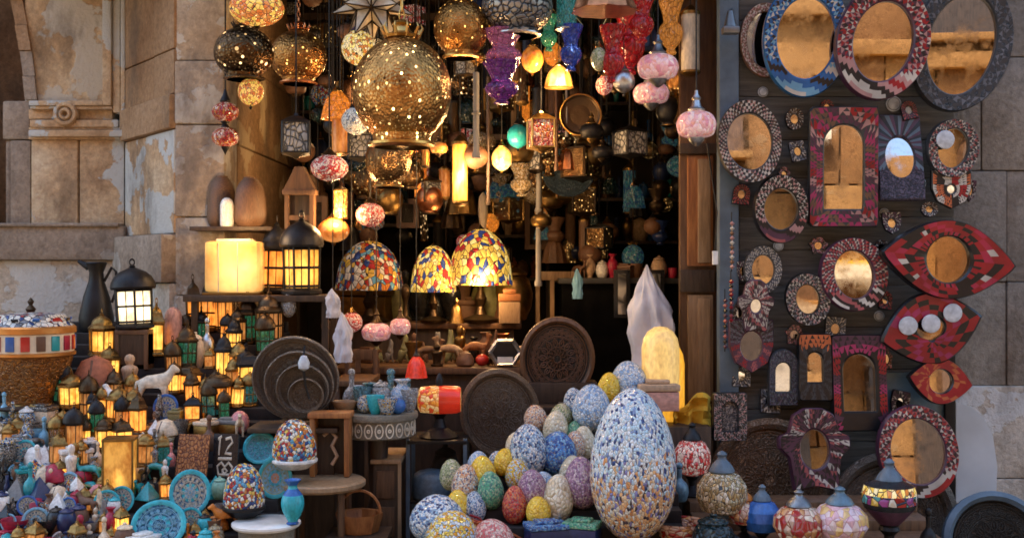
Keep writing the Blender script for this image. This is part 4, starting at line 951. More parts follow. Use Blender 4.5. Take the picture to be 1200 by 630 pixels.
hang('tall_glass', ('purple_glass', 'brass'), 588, 96, 46, 52, 4.85, 'deep purple glass mosque lamp', lm='purple glass lamp')
hang('tall_glass', ('blue_glass', 'brass'), 669, 55, 30, 56, 4.85, 'deep blue glass lamp near the red lamps', lm='blue glass lamp')
hang('tall_glass', ('green_glass', 'brass'), 643, 38, 24, 44, 5.2, 'dark green glass lamp left of the blue one')
hang('tube_lamp', ('teal_glass', 'silver'), 664, 10, 26, 56, 4.85, 'pale teal glass cylinder lamp at the top edge', lm='teal cylinder lamp')
hang('globe_lamp', ('glow_amber', 'old_brass'), 624, 68, 26, 44, 5.2, 'round glowing orange lamp right of the pink glass lamp', lm='glowing orange lamp')
hang('globe_lamp', ('amber_glass', 'old_brass'), 648, 62, 22, 40, 5.6, 'dull amber globe between the orange and blue lamps')
hang('bell_lamp', ('glow_yellow', 'brass'), 655, 86, 34, 34, 5.2, 'lit yellow tulip bell under the blue lamp', lm='yellow tulip bell')
hang('box_lamp', ('mo_red', 'brass'), 634, 155, 30, 50, 5.2, 'small square red mosaic lamp deep in the entrance', lm='square red mosaic lamp', spin=.2)
hang('globe_lamp', ('teal_glaze', 'black_iron'), 607, 158, 26, 40, 5.6, 'small teal ball left of the square red lamp', 'hanging_ball', 'ornament')
hang('globe_lamp', ('glow_strong', 'brass'), 588, 184, 24, 40, 5.6, 'bare bright bulb lamp glowing below the purple glass', lm='bare bright bulb')
hang('tube_lamp', ('glow_yellow', 'old_brass'), 539, 200, 20, 84, 5.6, 'long yellow tube lamp glowing right of the big globe', lm='long yellow tube lamp')
hang('tube_lamp', ('glow_amber', 'old_brass'), 493, 212, 16, 44, 6.0, 'short amber tube lamp deep in the shop below the big globe')
hang('tube_lamp', ('glow_dim', 'old_brass'), 521, 214, 14, 40, 6.0, 'thin dim tube lamp left of the long yellow one')
hang('turkish_lamp', ('pink_lit', 'grey_tin'), 771, 72, 48, 62, 4.85, 'pink glass lamp with grey cap, the upper of the facing pink pair', lm='upper pink lamp')
hang('turkish_lamp', ('pink_lit', 'grey_tin'), 763, 104, 42, 52, 5.2, 'pink lamp with open dark cup just under the upper pink lamp', lm='middle pink lamp')
hang('turkish_lamp', ('pink_lit', 'silver'), 816, 139, 46, 66, 4.85, 'pink glass lamp hanging alone next to the door post', lm='pink lamp by the post')
hang('globe_lamp', ('silver', 'grey_tin'), 731, 94, 26, 38, 4.85, 'small silver grey ball lamp left of the pink pair')
hang('globe_lamp', ('mo_redpink', 'old_brass'), 708, 99, 20, 32, 5.2, 'little pink ball lamp under the red glass lamps')
hang('globe_lamp', ('eg_olive', 'old_brass'), 702, 68, 20, 40, 4.85, 'little greenish bead lamp left of the red glass')
for x, y, w_, h_, q in ((737, 42, 44, 92, 'tallest red glass lantern, in the middle of the three'), (718, 62, 34, 70, 'red glass lantern on the left of the red cluster'), (752, 20, 34, 60, 'red glass lantern touching the top edge')):
    hang('tall_glass', ('red_glass', 'brass'), x, y, w_, h_, 4.85 if x != 737 else 5.2, q, group='red glass lanterns', lm='red glass lanterns' if x == 737 else None)
hang('tall_glass', ('gold_glass', 'brass'), 786, 28, 34, 72, 5.2, 'golden glass lantern between the red cluster and the pale cylinder', lm='golden glass lantern')
hang('tube_lamp', ('bone', 'old_brass'), 809, 48, 24, 84, 5.2, 'tall pale ivory cylinder lamp up beside the door post', lm='ivory cylinder lamp')
hang('globe_lamp', ('pierced_amber', 'old_brass'), 797, 92, 34, 48, 5.6, 'orange pierced brass ball behind the pink lamps')
hang('globe_lamp', ('pierced_dim', 'old_brass'), 792, 130, 28, 50, 5.6, 'dim copper ball below the orange pierced ball')
hang('globe_lamp', ('mo_redpink', 'dark_bronze'), 434, 250, 34, 40, 5.6, 'small rosy mosaic lamp above the dome table lamp', lm='small rosy mosaic lamp')
hang('globe_lamp', ('glow_dim', 'old_brass'), 391, 268, 38, 40, 5.6, 'dim orange lamp glowing left of the dome table lamp', lm='dim orange lamp')
hang('tube_lamp', ('mo_amber', 'old_brass'), 399, 238, 18, 40, 5.6, 'slim amber lamp right above the dim orange one')
# rods, chimes and round tray hanging in the dark
def rod(px, y0, y1, r, d, m_, label, name='hanging_rod', cat='rod'):
    a = W(px, y1, d); t = thing(name, label, cat, a, 'hanging rods'); L = W(px, y0, d).z - a.z
    MB().lathe([(r * 1.4, 0), (r * 1.4, .02), (r, .03), (r, L * .5), (r * 1.5, L * .52), (r, L * .54), (r, L), (0, L)], m_, 10).build('shaft', t); MB().tube([(0, 0, L), (0, 0, 2.88 - a.z)], .003, 'cord').build('cord', t)
rod(558, 85, 185, .014, 5.2, 'grey_stone', 'turned pale rod hanging behind the big brass globe'); rod(572, 90, 240, .008, 5.6, 'dark_wood', 'thin dark rod behind the purple lamp')
rod(652, 100, 200, .008, 5.6, 'brown_wood', 'brown rod hanging beside the square red lamp'); rod(631, 165, 335, .014, 6.0, 'grey_stone', 'long pale pole standing in the middle of the entrance'); rod(664, 85, 160, .006, 5.6, 'grey_stone', 'thin pale rod right of the yellow tulip bell')
for px, py, r, d, m_, lb in ((596, 240, 15, 6.6, 'pale_wood', 'round pale wooden board hanging deep in the shop'), (680, 135, 24, 5.6, 'dark_bronze', 'dark round tray with a glinting brass rim below the red lamps'), (666, 200, 30, 6.0, 'chased_teal', 'dark blue patterned plate hanging in the gloom')):
    if m_ == 'chased_teal': chased('chased_teal', (.008, .014, .02), (.03, .06, .09), 60., .5, .2)
    t = thing('hanging_plate', lb, 'plate', W(px, py, d), 'hanging plates'); s = d / F
    MB().lathe([(0, .0), (r * s * .8, .0), (r * s * .9, .012), (r * s, .016), (r * s, .01), (0, -.01)], m_, 32).xf(Matrix.Rotation(R(90), 4, 'X')).build('dish', t)
    MB().ring((0, -.012, 0), r * s, .005, 'brass' if px == 680 else m_, seg=32).build('rim', t); MB().tube([(0, .006, r * s), (0, .006, 2.9 - t.location.z)], .003, 'cord').build('cord', t)

# ---- lamps and goods on the left, from the shelf down
GL = 'metal lanterns with lit glass'
def lan(px, pyb, w, h, where, label, n=6, fm='black_iron', gm='glow_yellow', mid=True, dome=0, lm=None, rz=None):
    return put('lantern', (n, fm, gm, mid, dome), px, pyb, w, h, where, label, 'lantern', 'metal_lantern', GL, rz=rz, lm=lm)
def zpy(z, d): return 315 + (CZ - z) * F / d
lan(354, zpy(SZ, 5.36), 50, 98, 5.36, 'largest black lantern with yellow panes, on the shelf right of the glowing box', 8, lm='largest black lantern', dome=1)
lan(322, zpy(SZ, 5.50), 40, 92, 5.50, 'black lantern with amber panes squeezed left of the largest one', 6, gm='glow_amber', lm='amber shelf lantern')
s = 5.42 / F; t = thing('box_lamp', 'brightly glowing yellow box lamp on the shelf', 'lamp', Vector((W(277, 0, 5.42).x, .42, SZ))); LM.append((277, 300, 'glowing yellow box lamp')); RECT.append((245, 270, 310, 333))
MB().box((-31 * s, -.11, .012), (31 * s, .11, 62 * s), 'glow_box', .022).build('shade', t); MB().box((-33 * s, -.115, 0), (33 * s, .115, .012), 'old_brass', .003).build('base', t)
fr = MB()
for x in (-14, 8): fr.box((x * s - .002, -.114, .014), (x * s + .002, -.109, 60 * s), 'bone')
fr.box((-20 * s, -.06, 61.5 * s), (20 * s, .06, 65 * s), 'bone', .004); fr.build('ribs', t)
B2 = thing('wall_shelf', 'small plank above the glowing box holding two brown gourds', 'shelf', W(274, 266, 5.56)); MB().box((-.19, -.09, -.02), (.20, .26, 0), 'dark_wood', .003).build('plank', B2)
z2 = B2.location.z
put('gourd', ('brown_wood',), 293, zpy(z2, 5.52), 38, 58, 5.52, 'tall smooth brown gourd on the small plank, the front one', 'gourd', 'gourd', 'brown gourds'); put('gourd', ('cross_wood',), 260, zpy(z2, 5.6), 34, 60, 5.6, 'darker brown gourd behind the white candle', 'gourd', 'gourd', 'brown gourds')
put('capsule', ('white_glaze',), 266, zpy(z2, 5.49), 16, 34, 5.49, 'short white candle in front of the brown gourds', 'candle', 'candle', lm='white candle')
t = thing('wooden_shrine', 'narrow brown wooden shrine frame with peaked top on the shelf', 'shrine', Vector((W(352, 0, 5.56).x, .56, SZ)), None)
b = MB(); hz = W(0, 196, 5.56).z - SZ
b.poly([(-.075, hz * .82), (.075, hz * .82), (.04, hz * .93), (.02, hz), (-.02, hz), (-.04, hz * .93)], -.04, .04, 'brown_wood'); b.box((-.08, -.045, hz * .78), (.08, .045, hz * .82), 'brown_wood', .003); b.build('gable', t)
MB().box((-.07, -.035, 0), (-.05, .035, hz * .78), 'brown_wood').box((.05, -.035, 0), (.07, .035, hz * .78), 'brown_wood').box((-.05, -.03, hz * .58), (.05, .03, hz * .62), 'brown_wood').build('posts', t); MB().box((-.05, .0, 0), (.05, .02, hz * .78), 'dark_wood').build('back', t)
# row of lanterns on the upper steps
lan(228, 388, 25, 68, SL, 'amber lantern at the left end of the upper row', 4, 'dark_bronze', 'glow_amber', lm='left lantern of the upper row', rz=20)
lan(245, 388, 25, 70, SL, 'bronze lantern with amber panes, second in the upper row', 6, 'dark_bronze', 'glow_amber')
lan(263, 389, 27, 66, SL, 'wide amber lantern, third in the upper row', 8, 'dark_bronze', 'glow_amber', False, lm='third lantern of the upper row')
lan(291, 400, 27, 62, SL, 'lantern with green glass in the upper row', 6, 'dark_bronze', 'green_glass', lm='green glass lantern')
lan(316, 404, 34, 68, SL, 'lantern with dull brown panes in the upper row near the trays', 8, 'dark_bronze', 'glow_dim', lm='dull brown lantern')
lan(288, 456, 32, 58, SL, 'amber lantern with a flared black roof left of the nested trays', 4, 'black_iron', 'glow_yellow', lm='flared roof lantern', rz=30)
lan(262, 442, 24, 60, SL, 'lantern with one green and yellow pane beside the flared roof lantern', 6, 'black_iron', 'glow_yellow', False)
lan(256, 480, 34, 46, SL, 'squat amber lantern with wide round top', 8, 'dark_bronze', 'glow_amber', False, 1, lm='squat amber lantern')
lan(222, 458, 30, 38, SL, 'low lantern with four amber panes behind the white horse', 4, 'dark_bronze', 'glow_amber', False, lm='low amber lantern behind the horse')
lan(226, 496, 28, 34, SL, 'little square lantern lit orange, below the horse', 4, 'black_iron', 'glow_amber', False, rz=10)
crate = thing('wooden_crate', 'dark brown wooden crate under the white lit lantern', 'crate', SL.at(160, 428)[0]); b = MB(); w_ = .074
zc_ = W(0, 383, 5.35).z - crate.location.z
b.box((-w_, -w_, zc_ - .02), (w_, w_, zc_), 'brown_wood', .003).box((-w_, -w_ + .005, .02), (w_, w_, zc_ - .02), 'dark_wood'); b.build('body', crate); MB().box((-w_, -w_, 0), (-w_ + .018, w_, zc_ - .02), 'brown_wood').build('leg', crate); MB().box((w_ - .018, -w_, 0), (w_, w_, zc_ - .02), 'brown_wood').build('leg', crate)
dcr = crate.location.y - CY
lan(158, zpy(crate.location.z + zc_, dcr), 50, 82, dcr, 'white lit lantern with black dome and green side glass on the crate', 6, 'black_iron', 'glow_white', True, 1, lm='white lit lantern')
lan(119, 418, 32, 56, SL, 'yellow lantern with clay coloured roof in front of the dark jug', 6, 'old_brass', 'glow_yellow', False, lm='yellow lantern before the jug')
lan(127, 444, 28, 44, SL, 'small yellow lantern just below the one before the jug', 6, 'old_brass', 'glow_yellow', False)
lan(183, 424, 26, 68, SL, 'yellow lantern standing right of the crate', 4, 'old_brass', 'glow_yellow', False, lm='yellow lantern right of the crate', rz=15)
lan(84, 484, 32, 46, SL, 'yellow hexagonal lantern in front of the jewelled drum', 6, 'old_brass', 'glow_yellow', False, lm='yellow lantern before the jewelled drum')
lan(86, 506, 18, 30, SL, 'tiny yellow lantern at the foot of the hexagonal one', 4, 'old_brass', 'glow_yellow', False)
lan(138, 496, 30, 46, SL, 'amber lantern under the white dog figurine', 6, 'old_brass', 'glow_amber', False, lm='amber lantern under the dog')
lan(158, 500, 22, 44, SL, 'slim amber lantern right of the one under the dog', 4, 'old_brass', 'glow_amber', False)
lan(122, 528, 24, 44, SL, 'small lantern with yellow and green panes left of the tall glowing lamp', 6, 'dark_bronze', 'glow_yellow', False)
lan(143, 534, 30, 42, SL, 'small square lantern with brown roof above the tall glowing lamp', 4, 'dark_bronze', 'glow_yellow', False, rz=40)
loc, d_ = SL.at(141, 582); s = d_ / F; t = thing('block_lamp', 'tall glowing yellow glass block lamp in the souvenir heap', 'lamp', loc); t.rotation_euler.z = R(8); LM.append((141, 545, 'tall glowing yellow lamp')); RECT.append((123, 512, 159, 582))
t.scale = (36 * s, 36 * s, 70 * s); MB().box((-.44, -.44, .06), (.44, .44, .97), 'glow_yellow', .03).build('glass', t); q = MB()
for x in (-.46, .46):
    for y in (-.46, .46): q.tube([(x, y, 0), (x, y, 1)], .035, 'old_brass', 4)
for z in (.04, .98): q.box((-.5, -.5, z - .02), (.5, .5, z + .02), 'old_brass', .01)
q.build('frame', t)
# jewelled drum
loc, dj = SL.at(36, 474); s = dj / F
t = thing('jewelled_drum', 'big brass drum set with coloured glass jewels at the left edge', 'drum', loc); LM.append((38, 420, 'jewelled drum'))
MB().lathe([(30 * s, 0), (33 * s, 3 * s), (28 * s, 8 * s), (30 * s, 14 * s), (41 * s, 38 * s), (46 * s, 54 * s), (47 * s, 59 * s)], 'drum_chase', 40).build('body', t)
band = MB().lathe([(47 * s, 59 * s), (50 * s, 61 * s), (50 * s, 64 * s), (48 * s, 65 * s), (48 * s, 86 * s), (50.5 * s, 87 * s), (50.5 * s, 93 * s), (48 * s, 95 * s), (38 * s, 108 * s), (0, 111 * s)], ['amber_brass', 'amber_brass', 'amber_brass', 'alabaster', 'amber_brass', 'amber_brass', 'amber_brass', 'mo_white_fine', 'mo_white_fine'], 40); band.build('band', t)
for k in range(18):
    a = 2 * PI * k / 18 + .1; c, q = math.cos(a), math.sin(a); g = MB(); g.box((-5 * s, -.006, 67 * s), (5 * s, .004, 84 * s), ['red_glaze', 'blue_glaze', 'red_glaze', 'brown_clay', 'teal_glaze', 'crimson'][k % 6], .003)
    g.xf(Matrix.Translation((c * 48 * s, q * 48 * s, 0)) @ Matrix.Rotation(a + PI / 2, 4, 'Z')).build('jewel', t)
for k in range(12):
    a = 2 * PI * k / 12; g = MB(); g.box((-4 * s, -3 * s, -.002), (4 * s, 3 * s, .004), ['black_stone', 'blue_glaze', 'red_glaze'][k % 3], .002); g.xf(Matrix.Translation((math.cos(a) * 43.5 * s, math.sin(a) * 43.5 * s, 101.5 * s)) @ Matrix.Rotation(a + PI / 2, 4, 'Z') @ Matrix.Rotation(R(-52), 4, 'X')).build('jewel', t)
MB().lathe([(4 * s, 110 * s), (6 * s, 114 * s), (2 * s, 119 * s), (4 * s, 123 * s), (0, 128 * s)], 'dark_bronze', 12).build('knob', t); RECT.append((-10, 350, 86, 474))
MB().lathe([(0, -.002), (46 * s, -.002), (48 * s, 2 * s), (40 * s, 4 * s), (0, 4 * s)], 'dark_clay', 36).build('tray_foot', t)
put('scarab', ('terracotta', 'brown_clay'), 112, 466, 54, 46, SL, 'rounded rusty leather pouf shape beside the jewelled drum', 'pouf', 'leather_pouf', rz=0, lm='rusty pouf')
# dark jug
loc, dj = SL.at(113, 432); loc = W(113, 404, 5.46); loc.z = 1.052; s = 5.46 / F
t = thing('metal_jug', 'tall black metal jug with a looped handle against the wall', 'jug', loc); LM.append((112, 365, 'black jug')); H_ = (404 - 322) * s
MB().lathe([(17 * s, 0), (19 * s, .01), (20 * s, H_ * .2), (15 * s, H_ * .5), (9 * s, H_ * .72), (8 * s, H_ * .85), (12 * s, H_ * .98), (11 * s, H_), (7 * s, H_ * .9)], 'black_iron', 24).build('body', t)
MB().tube([(9 * s, 0, H_ * .72), (18 * s, 0, H_ * .92), (23 * s, 0, H_ * .86), (24 * s, 0, H_ * .62), (18 * s, 0, H_ * .42)], .007, 'black_iron', 8).build('handle', t); MB().lathe([(5 * s, 0), (2 * s, 14 * s), (0, 15 * s)], 'black_iron', 10).xf(Matrix.Translation((-9 * s, 0, H_ * .93)) @ Matrix.Rotation(R(-62), 4, 'Y')).build('spout', t)
RECT.append((95, 322, 138, 404))
# figures and vases in the middle of the heap
put('animal', ('horse', 'bone'), 180, 478, 48, 50, SL, 'white horse figurine standing above the lanterns, the tallest animal', 'figurine', 'horse_figurine', rz=8, lm='tall white horse')
put('animal', ('horse', 'white_glaze'), 143, 488, 46, 42, SL, 'low white dog figurine left of the horse', 'figurine', 'dog_figurine', rz=170, lm='white dog')
put('statuette', ('beige_clay',), 152, 456, 22, 46, SL, 'tan seated figure with a white head behind the dog', 'figurine', 'statuette')
put('jar', ('cream_glaze',), 229, 428, 22, 42, SL, 'cream jar standing under the left lantern of the upper row', 'jar', 'lidded_jar', lm='cream jar'); put('capsule', ('dusty_pink',), 203, 404, 20, 44, SL, 'pale pink alabaster capsule left of the upper lantern row', 'candle', 'alabaster_light', lm='pale pink capsule')
put('bottle', ('silver',), 243, 424, 16, 46, SL, 'slim silver bottle right of the cream jar', 'bottle', 'bottle'); put('ball', ('crystal_white',), 338, 372, 18, 28, 5.3, 'white glass drop hanging under the largest lantern', 'ornament', 'glass_drop')
put('plaque', ('papyrus',), 223, 566, 38, 56, SL, 'orange papyrus plaque with dark markings standing in the heap', 'plaque', 'papyrus_plaque', rz=-8, rx=-14, lm='orange papyrus plaque')
t = put('plaque', ('black_stone',), 263, 556, 30, 54, SL, 'black stone plaque with white hieroglyph carving', 'plaque', 'stone_plaque', rz=-4, rx=-10, lm='black hieroglyph plaque')
g = MB()
for st in ([(-.24, .12), (-.30, .30), (-.14, .38), (0, .28), (.14, .38), (.30, .28), (.22, .12), (-.24, .12)], [(-.1, .2), (0, .26), (.1, .2), (0, .14), (-.1, .2)], [(-.28, .46), (.26, .46)], [(-.26, .54), (-.24, .9)], [(-.02, .88), (.18, .92), (.26, .82), (.10, .70), (-.02, .58), (.24, .56)], [(-.32, .88), (-.18, .94)]):
    g.tube([(x, -.05, z) for x, z in st], .035, 'bone', 5)
g.build('glyphs', t)
put('plate', ('plate_pattern', 'turquoise', 'light_blue'), 222, 606, 48, 54, SL, 'turquoise rimmed plate with flower pattern below the papyrus', 'plate', 'painted_plate', 'painted plates', rz=8, rx=-16, lm='turquoise rimmed plate')
put('plate', ('plate_blue', 'turquoise', 'plate_deep'), 183, 646, 68, 60, SL, 'big blue carved plate at the bottom edge', 'plate', 'painted_plate', 'painted plates', rz=-6, rx=-22, lm='big blue carved plate')
put('plate', ('teal_glaze', 'turquoise', 'turquoise'), 304, 538, 40, 38, SL, 'teal plate half seen behind the front mosaic lamp', 'plate', 'painted_plate', 'painted plates', rz=0, rx=-18, lm='half seen teal plate')
put('plate', ('olive', 'teal_glaze', 'orange'), 322, 592, 40, 48, SL, 'dark teal plate with an orange centre beside the blue vase', 'plate', 'painted_plate', 'painted plates', rz=4, rx=-12, lm='orange centred plate')
put('ball', ('pink',), 281, 504, 22, 28, SL, 'pink ball ornament below the nested trays', 'ornament', 'ball_ornament', lm='pink ball')
put('low_dome', ('mo_multi', 'black_iron', 'white_glaze'), 345, 548, 54, 58, 4.45, 'mosaic dome lamp on a white dish in front of the nested trays', 'lamp', 'mosaic_lamp', lm='mosaic dome on white dish')
put('low_dome', ('mo_multi', 'black_iron', 'black_iron'), 286, 604, 50, 62, 4.28, 'mosaic dome lamp with black foot behind the small white table', 'lamp', 'mosaic_lamp', lm='front mosaic dome')
# little white round table and the blue vase
t = thing('side_table', 'small round white table at the bottom edge', 'table', W(312, 0, 4.22) * 1.0); zt = CZ - (610 - 315) * 4.22 / F; t.location.z = 0
MB().lathe([(.118, zt - .02), (.125, zt - .012), (.125, zt - .004), (.118, zt), (0, zt)], 'white_glaze', 40).build('tabletop', t); MB().lathe([(.10, zt - .10), (.105, zt - .021)], 'apron_inlay', 12, smooth=False).build('apron', t)
for k in range(4): a = PI / 4 + k * PI / 2; MB().tube([(math.cos(a) * .09, math.sin(a) * .09, zt - .06), (math.cos(a) * .10, math.sin(a) * .10, 0)], .011, 'grey_stone').build('leg', t)
RECT.append((270, 596, 354, 640))
put('vase', ('turquoise', 'blue_glaze'), 343, zpy(zt, 4.17) , 27, 52, 4.17, 'blue and turquoise vase on the white table', 'vase', 'vase', lm='blue turquoise vase')
# nested trays against the lantern shelf
for i, (x, y, r, m_) in enumerate(((347, 442, 51, 'tray_grey'), (351, 449, 41, 'tray_brown'), (355, 455, 31, 'tray_grey'), (359, 462, 21, 'tray_brown'))):
    d = 4.74 - i * .03; s = d / F; t = thing('round_tray', ['largest round dark tray, at the back of the nested four', 'second largest of the nested round trays', 'third of the nested round trays', 'smallest of the nested trays, at the front'][i], 'tray', W(x, y, d), 'nested round trays')
    MB().lathe([(0, .0), (r * s * .84, .0), (r * s * .90, .016), (r * s * .97, .022), (r * s, .018), (r * s, .008), (r * s * .85, -.008), (0, -.008)], [m_, m_, 'tray_brown', 'tray_grey', m_, m_, m_], 44).xf(Matrix.Rotation(R(12), 4, 'X') @ Matrix.Rotation(R(90), 4, 'X')).build('dish', t); q = MB(); engraved(q, r * s * .86, Matrix.Rotation(R(12), 4, 'X') @ Matrix.Rotation(R(90), 4, 'X'), 'dark_bronze', 'tray_grey' if i % 2 else 'tray_brown', 12); q.build('engraving', t)
t = thing('tray_hook', 'white drop shaped pendant hanging before the nested trays', 'pendant', W(356, 435, 4.60)); MB().lathe([(0, 0), (.02, .012), (.024, .035), (.012, .062), (0, .066)], 'pearl', 14).build('drop', t); MB().tube([(0, 0, .06), (0, .02, .10)], .004, 'black_iron').tube([(0, 0, .002), (.005, .01, -.06), (.02, .01, -.11)], .005, 'black_iron').build('wire', t)
prop = thing('tray_rest', 'dark wooden ledge under the nested trays', 'shelf', W(350, 496, 4.72)); MB().box((-.18, -.14, -.02), (.18, .1, 0), 'dark_wood', .004).build('ledge', prop); MB().box((.0, -.1, -prop.location.z), (.16, .08, -.021), 'dark_wood').build('base', prop); RECT.append((296, 390, 400, 490))
# orange wooden stand with round top and the dishes
t = thing('wooden_stand', 'open orange wood box stand with a carved scroll inside', 'stand', W(389, 556, 4.6)); s = 4.6 / F
for a_, nm in (((-24, -14, 0, -18, 14, 68), 'side'), ((16, -14, 0, 22, 14, 68), 'side'), ((-26, -16, 68, 24, 16, 74), 'top'), ((-18, 10, 0, 16, 14, 68), 'back')): MB().box(tuple(v * s for v in a_[:3]), tuple(v * s for v in a_[3:]), 'orange_wood' if nm != 'back' else 'dark_wood', .003).build(nm, t)
MB().tube([(-10 * s, 0, 46 * s), (-2 * s, 0, 52 * s), (5 * s, 0, 44 * s), (0, 0, 34 * s), (6 * s, 0, 22 * s), (0, 0, 12 * s)], .008, 'beige_clay').build('scroll', t); RECT.append((362, 482, 414, 556))
t2 = thing('wooden_table', 'round wooden table under the orange stand and white dish', 'table', (W(376, 0, 4.52).x, CY + 4.52, 0)); zt2 = t.location.z - .003
MB().lathe([(.165, zt2 - .03), (.175, zt2 - .02), (.175, zt2 - .006), (.168, zt2), (0, zt2)], 'pale_wood', 44).build('tabletop', t2)
for k in range(4): a = PI / 4 + k * PI / 2; MB().tube([(math.cos(a) * .13, math.sin(a) * .13, zt2 - .025), (math.cos(a) * .14, math.sin(a) * .14, 0)], .014, 'brown_wood').build('leg', t2)
# table of blue glass
d = 4.78; s = d / F; zt3 = CZ - (482 - 315) * d / F; t = thing('inlaid_table', 'round table with carved pale apron carrying blue crystal', 'table', (W(443, 0, d).x, CY + d, 0)); LM.append((443, 495, 'carved round table'))
MB().lathe([(46 * s, zt3 - .025), (47 * s, zt3 - .015), (46 * s, zt3), (0, zt3)], 'apron_inlay', 40).build('tabletop', t); MB().lathe([(41 * s, zt3 - .10), (43 * s, zt3 - .095), (43 * s, zt3 - .026)], 'apron_inlay', 24).build('apron', t)
q = MB()
for k in range(22):
    a = 2 * PI * k / 22; e = MB(); e.ring((0, 0, 0), 4.6 * s, .8 * s, 'bone', seg=10, rz=8 * s); e.ring((0, 0, 0), 1.6 * s, .9 * s, 'dark_wood', seg=8); e.xf(Matrix.Translation((math.cos(a) * 43 * s, math.sin(a) * 43 * s, zt3 - .062)) @ Matrix.Rotation(a + PI / 2, 4, 'Z')); q.add(e.v, e.f, 'bone', True)
q.build('carving', [c for c in t.children if c.name.startswith('apron')][0])
MB().lathe([(.12, 0), (.12, .03), (.05, .06), (.04, .25), (.06, .32), (.035, .4), (.045, zt3 - .06), (0, zt3 - .05)], 'dark_wood', 18).build('pedestal', t)
for i, (x, w_, h_, kd, m_, lb) in enumerate(((412, 17, 40, 'bottle', 'crystal_white', 'leaning white crystal bottle at the left of the carved round table'), (424, 18, 24, 'bowl', 'crystal_blue', 'small blue crystal bowl at the left on the round table'), (434, 22, 26, 'vase', 'crystal_blue', 'squat blue crystal vase in the middle of the round table'), (446, 20, 30, 'jar', 'crystal_white', 'clear crystal jar in the middle of the round table'), (458, 22, 40, 'bottle', 'crystal_blue', 'tall blue perfume bottle with thin neck on the round table'), (471, 24, 30, 'vase', 'eg_pale', 'pale blue speckled vase at the right of the round table'), (480, 18, 22, 'bowl', 'crystal_white', 'white crystal bowl at the right edge of the round table'), (419, 18, 22, 'vase', 'eg_pale', 'pale speckled vase behind the small crystal bowl on the round table'), (451, 18, 26, 'bottle', 'crystal_white', 'clear crystal bottle behind the tall blue perfume bottle'), (478, 16, 30, 'bottle', 'crystal_blue', 'slim blue bottle at the right back of the round table'), (428, 16, 18, 'ball', 'mo_whiteblue', 'blue and white patterned ball at the front of the round table'), (454, 20, 16, 'bowl', 'mo_whiteblue', 'blue and white patterned bowl at the front of the round table'), (440, 18, 18, 'bowl', 'turquoise', 'turquoise dish at the front of the round table'), (466, 16, 16, 'ball', 'blue_glaze', 'dark blue glass ball at the front of the round table'))):
    dd = d + [.06, .0, .05, .02, .06, .03, .0, .10, .10, .10, -.06, -.10, -.08, -.08][i]; put(kd, (m_,), x, zpy(zt3, dd), w_ * 1.2, h_ * 1.22, dd, lb, 'glassware', {'bottle': 'perfume_bottle', 'bowl': 'crystal_bowl', 'vase': 'crystal_vase', 'jar': 'crystal_jar', 'ball': 'glass_ball'}[kd], 'crystal on the round table')
put('bowl', ('pale_wood',), 404, zpy(zt3, 4.74), 30, 14, 4.74, 'wooden boat shaped bowl at the left rim of the round table', 'bowl', 'wooden_bowl')
# basket, chest, rack
d = 4.5; s = d / F; t = thing('handled_basket', 'brown wooden basket with a hooped handle low in the centre', 'basket', W(421, 622, d)); MB().lathe([(22 * s, 0), (27 * s, 16 * s), (28 * s, 22 * s), (25 * s, 21 * s), (20 * s, 4 * s), (0, 4 * s)], 'orange_wood', 8, smooth=False).build('body', t); MB().tube([(25 * s * math.cos(PI * k / 12), 0, 20 * s + 28 * s * math.sin(PI * k / 12)) for k in range(13)], .006, 'orange_wood').build('handle', t); LM.append((421, 605, 'handled basket'))
tb = thing('low_stool', 'dark low stool under the handled basket', 'stool', (t.location.x, t.location.y, 0)); zz = t.location.z - .002
MB().box((-.12, -.10, zz - .03), (.12, .10, zz), 'dark_wood', .004).build('seat', tb)
for x in (-.1, .1):
    for y in (-.08, .08): MB().box((x - .012, y - .012, 0), (x + .012, y + .012, zz - .031), 'dark_wood').build('leg', tb)
t = thing('wooden_chest', 'dark chest with pale wood edging beside the metal rack', 'chest', W(453, 640, 4.75)); s = 4.75 / F
MB().box((-15 * s, -.02, -t.location.z), (15 * s, .28, 98 * s), 'dark_wood', .004).build('body', t); MB().box((-18 * s, -.03, 98 * s), (18 * s, .3, 103 * s), 'pale_wood', .003).box((14 * s, -.03, -t.location.z), (18 * s, -.022, 98 * s), 'pale_wood').build('edging', t)
MB().box((-11 * s, -.028, 58 * s), (10 * s, -.021, 90 * s), 'brown_wood', .002).box((-11 * s, -.028, 14 * s), (10 * s, -.021, 48 * s), 'brown_wood', .002).build('door_panel', t)
d = 4.85; s = d / F; t = thing('metal_rack', 'black metal rack with pale edges under the orange lamp', 'rack', W(512, 640, d)); zb = t.location.z
for x in (-34, 33):
    for y in (0, .26): MB().box((x * s - .008, y, -zb), (x * s + .008, y + .016, 126 * s), 'slate_blue').build('post', t)
MB().box((-35 * s, -.004, 120 * s), (35 * s, .28, 124 * s), 'black_iron', .002).build('shelf', t); MB().box((-33 * s, .004, 50 * s), (33 * s, .27, 53 * s), 'black_iron', .002).build('shelf', t); zr_ = zb + 124 * s
put('capsule', ('slate_blue',), 506, zpy(zb + 53 * s, 4.92), 46, 34, 4.92, 'crumpled grey blue bundle on the lower rack shelf', 'bundle', 'cloth_bundle')
put('jar', ('carved_dark',), 522, zpy(zb + 53 * s, 5.02), 34, 58, 5.02, 'black carved jar on the lower rack shelf', 'jar', 'lidded_jar')
t = thing('table_lamp', 'orange and red glass barrel lamp lying over a black foot', 'lamp', W(515, zpy(zr_, 4.95), 4.95)); s = 4.95 / F; LM.append((515, 472, 'orange barrel lamp'))
